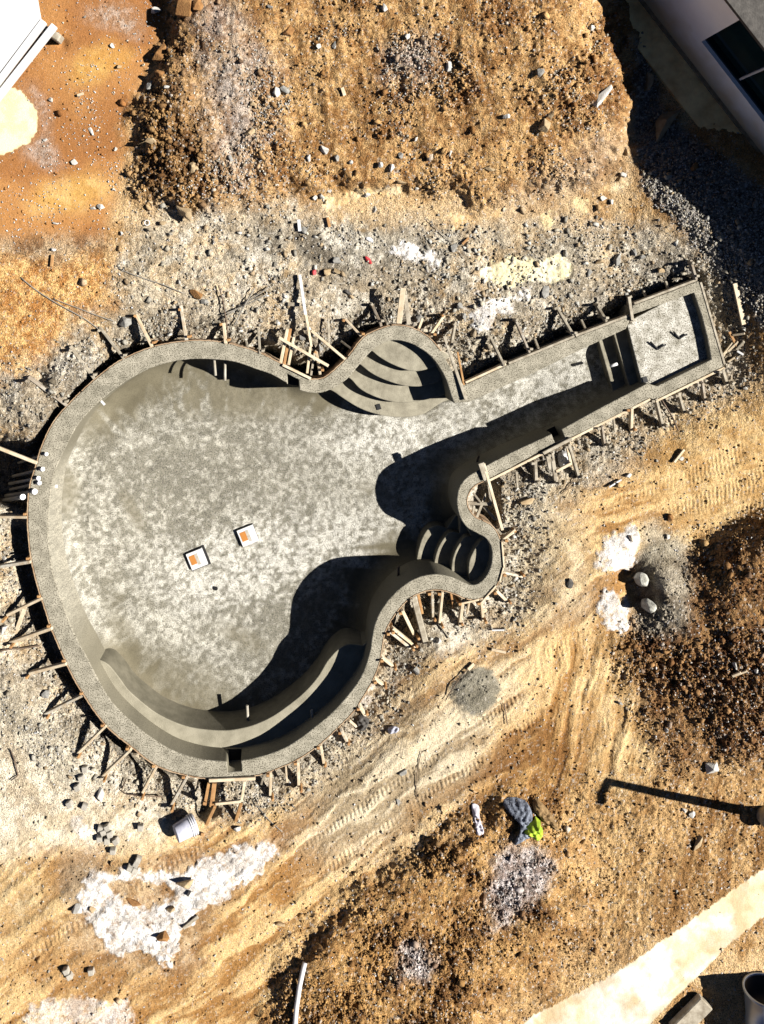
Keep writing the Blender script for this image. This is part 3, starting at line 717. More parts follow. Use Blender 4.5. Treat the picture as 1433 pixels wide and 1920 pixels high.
# skimmer throats: floor of each notch
for (cx_, cy_, w_, h_, an) in ((438,1438,34,24,0),(551,716,26,22,10),(1048,820,24,22,-25)):
    a = math.radians(an); pts = [(cx_+x*math.cos(a)-y*math.sin(a), cy_+x*math.sin(a)+y*math.cos(a)) for x, y in ((-w_/2,-h_/2),(w_/2,-h_/2),(w_/2,h_/2),(-w_/2,h_/2))]
    prism('skimmer_throat', [np.array(p) for p in pts], -.34, -.6, M['dark'], pool, .004)
# main drains
def fz(px, py):
    D = float(depth(np.array(px), np.array(py))); return -D
for (cx_, cy_) in ((370,1047),(465,1003)):
    z0 = -1.2; c = P(cx_, cy_, z0); c.z = z0+.0
    z0 = -float(depth(np.array(CX+c.x*S), np.array(CY-c.y*S)))+.012
    c = P(cx_, cy_, z0); a = math.radians(22); R2 = Matrix.Rotation(a, 4, 'Z'); k = 1.08
    def sq(w_, h_, z, dx=0, dy=0): return [c + R2 @ Vector((dx+sx*w_/2, dy+sy*h_/2, z)) for sx, sy in ((-1,-1),(1,-1),(1,1),(-1,1))]
    def block(name, w_, h_, z1, z2, m, par, dx=0, dy=0):
        v = sq(w_, h_, z1, dx, dy)+sq(w_, h_, z2, dx, dy)
        return mesh(name, v, [(4,5,6,7),(0,1,5,4),(1,2,6,5),(2,3,7,6),(3,0,4,7)], m, par)
    big = cx_ < 400
    dr = block('main_drain', .285, .29, -.05, .055, M['white'], pool)
    block('drain_gap_shade', .345 if big else .31, .34 if big else .31, -.05, .002, M['dark'], dr, .012 if big else -.008, 0)  # dark plate painted in for the shaded gap round the drain
    block('drain_insert', .10, .16, .055, .060, M['orange'], dr, -.065, .015)
    block('drain_lip', .05, .20, .055, .058, M['cube'], dr, .015, .0)
c = P(405,1103,-1.19)
bm = bmesh.new(); bmesh.ops.create_circle(bm, cap_ends=True, radius=.035, segments=20, matrix=Matrix.Translation(c+Vector((0,0,.012)))); from_bm('floor_hole', bm, M['dark'], pool)
# stub pipes poking out of the walls
for (x, y, z, dx, dy, ln, r, m) in ((402,676,-.28,.08,1,.24,.022,'pipe'),(422,682,-.33,.0,1,.27,.022,'pipe'),(186,748,-.22,.75,.8,.13,.02,'white'),(224,1336,-.40,.65,-.7,.10,.022,'white'),
        (465,1352,-.62,-.05,-1,.26,.024,'pipe'),(586,1345,-.35,-.1,-1,.12,.022,'pipe'),(95,911,-.25,1,0.05,.11,.025,'white'),(1152,684,-.25,-1,.35,.07,.025,'white'),(747,1076,-.5,.05,-1,.12,.02,'steel'),(1064,806,-.3,-.4,-1,.1,.018,'steel'),(895,865,-.4,.3,-1,.1,.018,'steel')):
    a = P(x, y, z); d = Vector((dx, -dy, 0)).normalized()
    tube('pipe_stub', [a-d*.05, a+d*ln], r, M[m], pool, 12)
# black tubes shaped after pipe stubs and their cast shadows on the head ledge
for (pts) in ([(1220,641,.03),(1229,650,.02),(1234,655,.01),(1240,650,.02),(1249,646,.03)], [(1263,622,.03),(1270,630,.02),(1275,635,.01),(1281,630,.02),(1289,627,.03)]):
    tube('stub_shadow', [P(x, y, -.125+z) for x, y, z in pts], .014, M['dark'], pool, 8)
for (x, y) in ((710,763),(1210,712)):
    c = P(x, y, -.69 if x < 800 else -.12); 
    bm = bmesh.new(); bmesh.ops.create_cube(bm, size=1, matrix=Matrix.Translation(c) @ Matrix.Rotation(.3,4,'Z') @ Matrix.Diagonal((.07,.09,.012,1))); from_bm('step_socket', bm, M['dark'], pool)

# plywood form wrapped round the shell
fw = empty('formwork'); tag(fw, 'thin bent plywood formwork wrapped round the outside of the guitar pool', 'formwork')
def strip(i0, i1, name='form_panel', top=.005, th=1.6, gap=.4):
    n = len(outer); ids = [(i0+k) % n for k in range((i1-i0) % n + 1)]
    v = []; f = []
    for i in ids:
        p, q = outer[i], no[i]
        a = p - q*gap; b = p - q*(gap+th)
        v += [w2(a, -.5), w2(a, top), w2(b, top), w2(b, -.5)]
    for k in range(len(ids)-1):
        for j in range(4): f.append((4*k+j, 4*k+(j+1)%4, 4*k+4+(j+1)%4, 4*k+4+j))
    bm = bmesh.new(); vs = [bm.verts.new(p) for p in v]
    for t in f: bm.faces.new([vs[i] for i in t])
    bm.faces.new(vs[:4]); bm.faces.new(vs[-4:])
    from_bm(name, bm, M['ply'], fw)
def near(x, y): return int(np.argmin(((outer-np.array((x,y)))**2).sum(1)))
stops = [(828,661),(735,611),(654,668),(556,701),(429,645),(291,650),(154,734),(67,878),(60,1050),(114,1217),(198,1358),(352,1453),(513,1443),(631,1366),(711,1241),(771,1119),(872,1121),(944,1043),(905,977),(915,899)]
for a, b in zip(stops, stops[1:]): strip((near(*a)+1) % len(outer), near(*b))
for a, b in (((915,899),(1218,746)), ((1228,750),(1357,687)), ((1356,684),(1311,530)), ((1308,527),(1190,572)), ((1180,594),(1080,632)), ((1078,633),(955,684)), ((950,685),(874,720))):
    da = np.array(b)-np.array(a); L_ = np.linalg.norm(da); d_ = da/L_; nn = np.array((d_[1], -d_[0]))
    mid = (np.array(a)+np.array(b))/2
    sgn = 1 if seg_dist(np.array([mid[0]+nn[0]*8]), np.array([mid[1]+nn[1]*8]), outer[::2])[0] > 0 else -1
    a2 = np.array(a)+nn*sgn*2.8; b2 = np.array(b)+nn*sgn*2.8
    bar('form_board', w2(a2, -.06), w2(b2, -.06), .036, .14, M['wood'] if a[1] > 640 and a[0] < 1230 else M['wood2'], fw)
center_root(fw)

# ------------------------------------------------------------------ braces that hold the forms
brace_data = [ # inner x,y  outer x,y  width style
 (127,760,60,708,'w2'),(178,710,134,655,'w2'),(234,674,190,616,'w2'),(286,650,258,592,'w'),(350,638,343,583,'w'),(424,644,420,607,'w'),(488,664,485,619,'w2'),
 (681,634,648,596,'w'),(714,609,697,571,'w2'),(807,629,831,592,'w'),(845,650,856,610,'w2'),(944,686,917,629,'w2'),(993,662,965,599,'w2'),(1077,632,1044,573,'w2'),(1136,604,1116,569,'w2'),(1183,606,1178,556,'w2'),(1303,525,1287,486,'w2'),
 (1003,862,1003,900,'w2'),(1033,846,1042,903,'w2'),(1064,830,1081,892,'w2'),(1126,796,1131,832,'w2'),(1182,763,1182,805,'w'),(1228,745,1234,796,'w2'),(1272,735,1280,772,'w2'),(1313,715,1317,748,'w2'),(1352,690,1357,722,'w2'),
 (5,842,70,868,'h'),(53,969,-12,968,'w'),(60,1051,-10,1065,'w'),(81,1120,13,1152,'w'),(100,1175,27,1201,'w'),(127,1242,57,1264,'w'),(161,1301,90,1335,'w'),(201,1358,150,1406,'w'),(248,1400,197,1449,'w'),(296,1433,268,1483,'w'),(352,1453,323,1503,'w'),
 (508,1445,505,1489,'w'),(559,1425,560,1469,'w'),(601,1394,607,1429,'w'),(639,1365,651,1392,'w'),(673,1320,683,1337,'w'),(701,1271,721,1283,'w'),(714,1229,737,1244,'w'),
 (726,1179,768,1212,'w'),(735,1176,776,1208,'w'),(753,1141,781,1190,'w'),(775,1117,798,1205,'b'),(810,1107,811,1155,'w'),(829,1107,825,1168,'w'),(868,1126,861,1166,'w'),(902,1125,904,1156,'w'),(941,1072,975,1081,'w'),(928,1104,950,1126,'w'),(940,1012,962,994,'w'),(600,700,594,660,'w')]
ords = ['first','second','third','fourth','fifth','sixth','seventh','eighth','ninth','tenth','eleventh','twelfth','thirteenth','fourteenth','fifteenth','sixteenth','seventeenth','eighteenth','nineteenth']
zones = [('on the upper left curve, clockwise from the pipes', lambda i: i < 7),
         ('above the upper alcove, from the left', lambda i: 7 <= i < 11),
         ('along the neck top, from the left', lambda i: 11 <= i < 17),
         ('along the neck bottom, from the left', lambda i: 17 <= i < 26),
         ('down the left curve, from the pipe pit', lambda i: 26 <= i < 37),
         ('on the lower right curve, from the bottom', lambda i: 37 <= i < 44),
         ('in the notch below the lower alcove, from the left', lambda i: 44 <= i < 52),
         ('around the outer edge of the lower alcove', lambda i: 52 <= i < 55),
         ('in the dark gap left of the upper alcove', lambda i: i == 55)]
cnt = {}
def brace(i, x0, y0, x1, y1, st_):
    zi = next(k for k, zf in enumerate(zones) if zf[1](i)); cnt[zi] = cnt.get(zi, -1)+1
    r = empty('form_brace'); m = {'w':'wood','w2':'wood2','b':'wood2','h':'wood'}[st_]; mb = m if i % 4 else ('wood3' if m == 'wood' else 'wood4')
    nm = ('pale' if m == 'wood' else 'weathered grey')
    o_ = ords[cnt[zi]]+' ' if zi != 8 else ''
    tag(r, f'{o_}{nm} wooden brace {zones[zi][0]}' if zi != 8 else f'{nm} wooden brace standing {zones[zi][0]}', 'brace', 'wooden braces propping the pool forms')
    wd = {'w':.042,'w2':.042,'b':.095,'h':.05}[st_]
    if i % 3 == 1 and st_ != 'h': x1 += random.uniform(-5, 5); y1 += random.uniform(-5, 5)
    if st_ == 'h':
        a = P(x0-60, y0-23, .02); b = P(x1, y1, .03); bar('brace_board', a, b, wd, .05, M[m], r)
    else:
        d = np.array((x1-x0, y1-y0), float); d /= np.linalg.norm(d)
        a = P(x0, y0, -.03); g = PG(x1, y1, .02)
        b = Vector((g.x, g.y, max(g.z, -.6)))
        bar('brace_board', a+Vector((0,0,random.uniform(-.03,.05))), b+(b-a)*random.uniform(-.05,.12), wd*random.uniform(.85,1.2), .085, M[mb], r)
        # stake driven at the outer end and the upright by the form
        dv = Vector((d[0], -d[1], 0)); sd = Vector((-dv.y, dv.x, 0))
        bar('stake', b+sd*.03+Vector((0,0,-.2)), b+sd*.03+Vector((random.uniform(-.02,.02),random.uniform(-.02,.02),random.uniform(.10,.22))), .04, .04, M['woodo'] if m == 'wood' else M['wood2'], r)
        c = P(x0, y0, 0)+dv*.05 - sd*.045
        bar('upright', Vector((c.x, c.y, -.55)), Vector((c.x, c.y, .03+random.random()*.05)), .05, .038, M['woodo'] if m == 'wood' else M['wood2'], r)
    center_root(r)
for i, (x0,y0,x1,y1,s_) in enumerate(brace_data): brace(i, x0, y0, x1, y1, s_)

# ------------------------------------------------------------------ loose lumber
def plank(x0, y0, x1, y1, w_, label, m='wood', z0=None, z1=None, th=.03, name='board', cat='board', group=None):
    a = PG(x0, y0, th/2+.02) if z0 is None else P(x0, y0, z0); b = PG(x1, y1, th/2+.02) if z1 is None else P(x1, y1, z1)
    o = bar(name, a, b, w_, th, M[m]); localize(o); return tag(o, label, cat, group)
plank(562,515,573,590,.045, 'long pale batten reaching up from the skimmer lumber pile', 'white', -.02, .06)
plank(573,585,584,650,.04, 'lower grey batten overlapping the long pale batten', 'wood', .04, -.02)
G_ = 'lumber stacked behind the upper skimmer'
plank(539,617,526,682,.05, 'left board of the lumber bundle behind the upper skimmer', 'wood', -.05, -.05, .04, group=G_)
plank(545,616,533,683,.045, 'middle board of the lumber bundle behind the upper skimmer', 'woodo', -.07, -.07, .04, group=G_)
plank(551,632,541,684,.045, 'right board of the lumber bundle behind the upper skimmer', 'wood', -.06, -.06, .04, group=G_)
plank(523,633,616,686,.045, 'pale board crossing over the lumber bundle', 'wood', .03, .05, .035)
plank(584,620,648,674,.042, 'board slanting down to the form left of the upper alcove', 'wood', -.05, .02, .035)
plank(582,650,576,700,.04, 'short upright pale board beside the dark gap', 'wood', -.08, -.05)
plank(590,662,583,704,.035, 'second short pale board beside the dark gap', 'wood2', -.1, -.07)
plank(616,597,617,645,.03, 'thin grey stick standing left of the upper alcove', 'wood2', -.1, -.12)
plank(530,684,583,710,.04, 'pale batten lying on the outer rim by the upper skimmer', 'wood', .03, .03)
plank(756,540,748,606,.085, 'tall pale board pointing up from the top of the upper alcove', 'wood', .18, -.02, .03)
plank(759,552,767,608,.07, 'brown board beside the tall pale board at the alcove top', 'wood2', .10, -.02, .03)
plank(833,630,874,750,.045, 'long grey board lying across the right shoulder of the upper alcove', 'wood2', -.02, .05)
plank(858,660,870,722,.03, 'thin brown board in the corner between alcove and neck', 'woodo', -.1, -.02)
plank(1376,531,1392,608,.075, 'wide pale plank alone right of the pool head', 'wood')
plank(1179,556,1186,600,.045, 'grey board leaning on the step of the pool head', 'wood2', .1, .03)
Gc = 'lumber scraps by the end of the pool head'
plank(1354,664,1372,642,.04, 'scrap board nearest the end of the pool head', 'wood', group=Gc)
plank(1362,658,1382,640,.035, 'second scrap board by the end of the pool head', 'wood', group=Gc)
plank(1366,622,1378,648,.04, 'rusty brown scrap board by the end of the pool head', 'woodo', group=Gc)
plank(1372,628,1396,625,.035, 'pale scrap board pointing right from the pool head', 'wood', group=Gc)
plank(1378,655,1393,640,.04, 'crossing scrap board right of the pool head', 'wood2', group=Gc)
plank(1380,658,1392,665,.035, 'short white scrap right of the pool head', 'white', group=Gc)
plank(1364,678,1376,670,.03, 'smallest scrap below the others at the pool head', 'wood', group=Gc)
plank(907,869,942,994,.045, 'long brown board spanning the hollow between neck and lower alcove', 'wood', .05, .0)
plank(902,868,912,900,.09, 'dark grey board end lying on the rim where the neck begins', 'wood2', .06, .03)
Gh = 'sticks crossed in the hollow beside the neck'
for (a, lb) in (((876,943,922,945,.05),'grey stick lying level across the hollow beside the neck'),((912,925,893,972,.04),'stick leaning up right in the hollow beside the neck'),((888,925,902,943,.03),'short stick in the upper left of the hollow'),((908,950,930,975,.045),'stick slanting down right in the hollow beside the neck'),((916,908,920,943,.035),'upright stick at the right of the hollow'),((889,948,885,972,.03),'dark stick at the lower left of the hollow'),((926,985,941,1003,.035),'stick end at the bottom of the hollow'),((930,998,938,985,.03),'smallest stick at the bottom of the hollow')):
    plank(*a, lb, 'wood2', -.12, -.05, .03, group=Gh)
Ga = 'thin battens along the lower alcove form'
for (a, lb) in (((941,1016,945,1064,.022),'thin batten on the right side of the lower alcove'),((944,1064,937,1090,.022),'thin batten on the lower right side of the lower alcove'),((930,1098,902,1130,.022),'thin batten on the bottom right of the lower alcove'),((898,1124,864,1132,.03),'pale batten under the lower alcove'),((943,1012,966,993,.03),'pale batten pointing up right from the lower alcove')):
    plank(*a, lb, 'wood', .01, .01, .03, group=Ga)
plank(948,1124,965,1120,.03, 'short board lying below right of the lower alcove', 'wood2')
plank(822,1168,843,1196,.02, 'thin pale stick below the notch braces', 'wood2')
plank(921,1216,948,1222,.04, 'small pale stick lying on tan dirt below the lower alcove', 'wood')
plank(921,1179,944,1179,.025, 'thin white stick right of the notch braces', 'white')
plank(877,1254,888,1243,.05, 'short board piece above the mortar heap', 'wood')
plank(1262,866,1281,842,.035, 'pale stick beside a white rock below the neck', 'wood')
plank(1140,912,1163,898,.02, 'thin white stick lying below the neck', 'white')
plank(28,1190,46,1142,.06, 'pale board leaning in the trench left of the pool', 'wood', -.25, -.15)
plank(546,417,562,415,.04, 'small tan board scrap above the lumber, lying level', 'wood2')
plank(614,408,618,426,.045, 'small orange wood scrap on the dark strip', 'woodo')
plank(866,458,878,446,.035, 'small brown wood scrap right of the white slurry', 'woodo')
plank(622,531,647,531,.03, 'pale level stick above the upper alcove', 'wood2')
plank(540,570,563,571,.06, 'short grey block crossing behind the long batten', 'wood2')
plank(560,412,562,434,.05, 'white bar standing beside a white rock on the dirt', 'white')
plank(100,478,98,500,.045, 'short board stub in the orange dirt at left', 'woodo')
plank(146,180,158,176,.04, 'small orange wood chip on smooth red dirt', 'wood')
plank(355,186,365,182,.06, 'square orange wood chip on the dark heap flank', 'woodo')
plank(641,165,646,180,.05, 'small tan board piece on the brown heap', 'wood')
plank(1370,1265,1386,1258,.04, 'small stick on the dark heap at right', 'wood')
plank(345,1735,372,1715,.05, 'grey board half buried at the edge of the white slurry', 'wood2')
plank(1385,1262,1399,1256,.03, 'pale stick beside white rocks at right edge', 'wood')

Gx = 'short stakes and offcuts round the pool forms'
for (a, lb, mm) in (((468,664,462,640,.035),'grey stake between the first braces right of the rebar','wood2'),((660,655,640,640,.03),'short grey offcut left of the upper alcove','wood2'),((727,608,716,588,.03),'thin grey stake left of the tall pale board','wood2'),((785,617,792,598,.04),'short tan stake right of the tall pale board','wood'),
  ((1010,655,1003,636,.035),'short grey stake between neck top braces','wood2'),((1100,622,1090,600,.03),'thin stake in the middle of the neck top','wood2'),((1215,566,1207,546,.035),'short stake at the left of the head top','wood2'),((1255,548,1248,528,.035),'short stake at the middle of the head top','wood2'),
  ((968,884,970,912,.035),'grey stake at the left end of the neck bottom','wood2'),((1150,782,1153,808,.03),'thin stake between neck bottom braces','wood2'),((745,1186,762,1200,.03),'short pale offcut below the notch braces','wood'),((784,1114,792,1150,.04),'brown stake in the notch beside the wide board','woodo'),
  ((845,1110,851,1140,.035),'brown stake right of the notch braces','woodo'),((880,1128,876,1150,.03),'pale stake under the lower alcove','wood'),((950,1040,968,1044,.03),'short stick pointing right from the lower alcove','wood2'),((655,1350,668,1362,.03),'short stake on the lower right curve','wood'),((536,1436,538,1464,.03),'thin stake right of the bottom skimmer frame','wood'),((496,1448,490,1470,.03),'thin dark stake near the bottom skimmer frame','wood2')):
    plank(*a, lb, mm, -.03, -.22, .035, name='stake', cat='stake', group=Gx)
# skimmer form frames
def frame(name, label, boards):
    r = empty(name); tag(r, label, 'form frame', 'timber frames behind the skimmers')
    for (nm, x0,y0,z0,x1,y1,z1,w_,m) in boards: bar(nm, P(x0,y0,z0), P(x1,y1,z1), w_, .045, M[m], r)
    center_root(r)
frame('skimmer_frame', 'timber frame standing behind the bottom skimmer beside the bucket',
  [('rail',392,1463,.04,479,1459,.04,.05,'wood'),('rail',404,1507,.0,451,1502,.0,.04,'wood'),('side_board',402,1468,-.02,397,1512,-.06,.07,'woodo'),('side_board',392,1468,-.05,384,1508,-.1,.05,'woodo'),
   ('side_board',459,1464,.0,453,1502,-.02,.045,'wood'),('leg',403,1512,-.02,379,1563,-.25,.05,'woodo'),('leg',452,1507,-.02,438,1552,-.25,.05,'woodo'),('stake',384,1505,-.3,384,1507,.05,.06,'woodo'),('stake',379,1563,-.4,380,1565,-.05,.06,'woodo')])
frame('skimmer_frame', 'timber frame standing behind the neck skimmer with a white bag inside',
  [('rail',1018,850,.04,1072,822,.04,.05,'wood2'),('rail',1042,884,-.05,1072,868,-.05,.045,'wood'),('side_board',1034,846,.0,1042,900,-.1,.06,'wood2'),('side_board',1028,850,.0,1034,880,-.08,.10,'wood2'),('side_board',1062,832,.0,1070,868,-.08,.04,'wood')])

# ------------------------------------------------------------------ plumbing at the left
Gp = 'capped white pipes in the pit left of the pool'
pn = ['topmost','second from top','third from top','fourth from top','fifth from top','lowest']
for k, (x1,y1,x0,y0,r) in enumerate(((86,852,35,868,.022),(79,880,25,893,.026),(71,897,18,907,.026),(73,906,20,918,.026),(64,922,12,930,.034),(42,932,8,938,.034))):
    rt = empty('pipe'); tag(rt, f'{pn[k]} of the capped white pipes rising from the pit left of the pool', 'pipe', Gp)
    a = P(x0, y0, -.72); b = P(x1, y1, .05)
    tube('pipe_body', [a, a.lerp(b,.85), b], r, M['pipe'], rt, 12)
    d = (b-a).normalized(); tube('pipe_cap', [b-d*.01, b+d*.035], r*1.3, M['white'], rt, 14); center_root(rt)

# ------------------------------------------------------------------ rocks
def rockbm(sx, sy, sz, seed, npt=16):
    r = random.Random(seed); bm = bmesh.new()
    for _ in range(npt):
        v_ = Vector((r.gauss(0,1), r.gauss(0,1), r.gauss(0,1))).normalized()*r.uniform(.85,1.15)
        bm.verts.new((v_.x*sx/2, v_.y*sy/2, v_.z*sz/2))
    res = bmesh.ops.convex_hull(bm, input=bm.verts)
    bmesh.ops.delete(bm, geom=[g for g in res['geom_interior'] if isinstance(g, bmesh.types.BMVert)], context='VERTS')
    bmesh.ops.bevel(bm, geom=bm.edges[:], offset=min(sx,sy,sz)*.03, segments=1, affect='EDGES')
    return bm
seedc = [100]
def rock(px, py, w_, h_, ang_, m, label, group=None, zf=.6, name='rock', cat='rock', npt=16):
    seedc[0] += 1; sx, sy = w_/S, h_/S; sz = min(sx, sy)*zf*1.3
    bm = rockbm(sx, sy, sz, seedc[0], npt if npt > 20 else 11)
    o = from_bm(name, bm, M[m]); g = PG(px, py)
    o.location = (g.x, g.y, g.z+sz*.22); o.rotation_euler = (0, 0, math.radians(-ang_))
    return tag(o, label, cat, group)
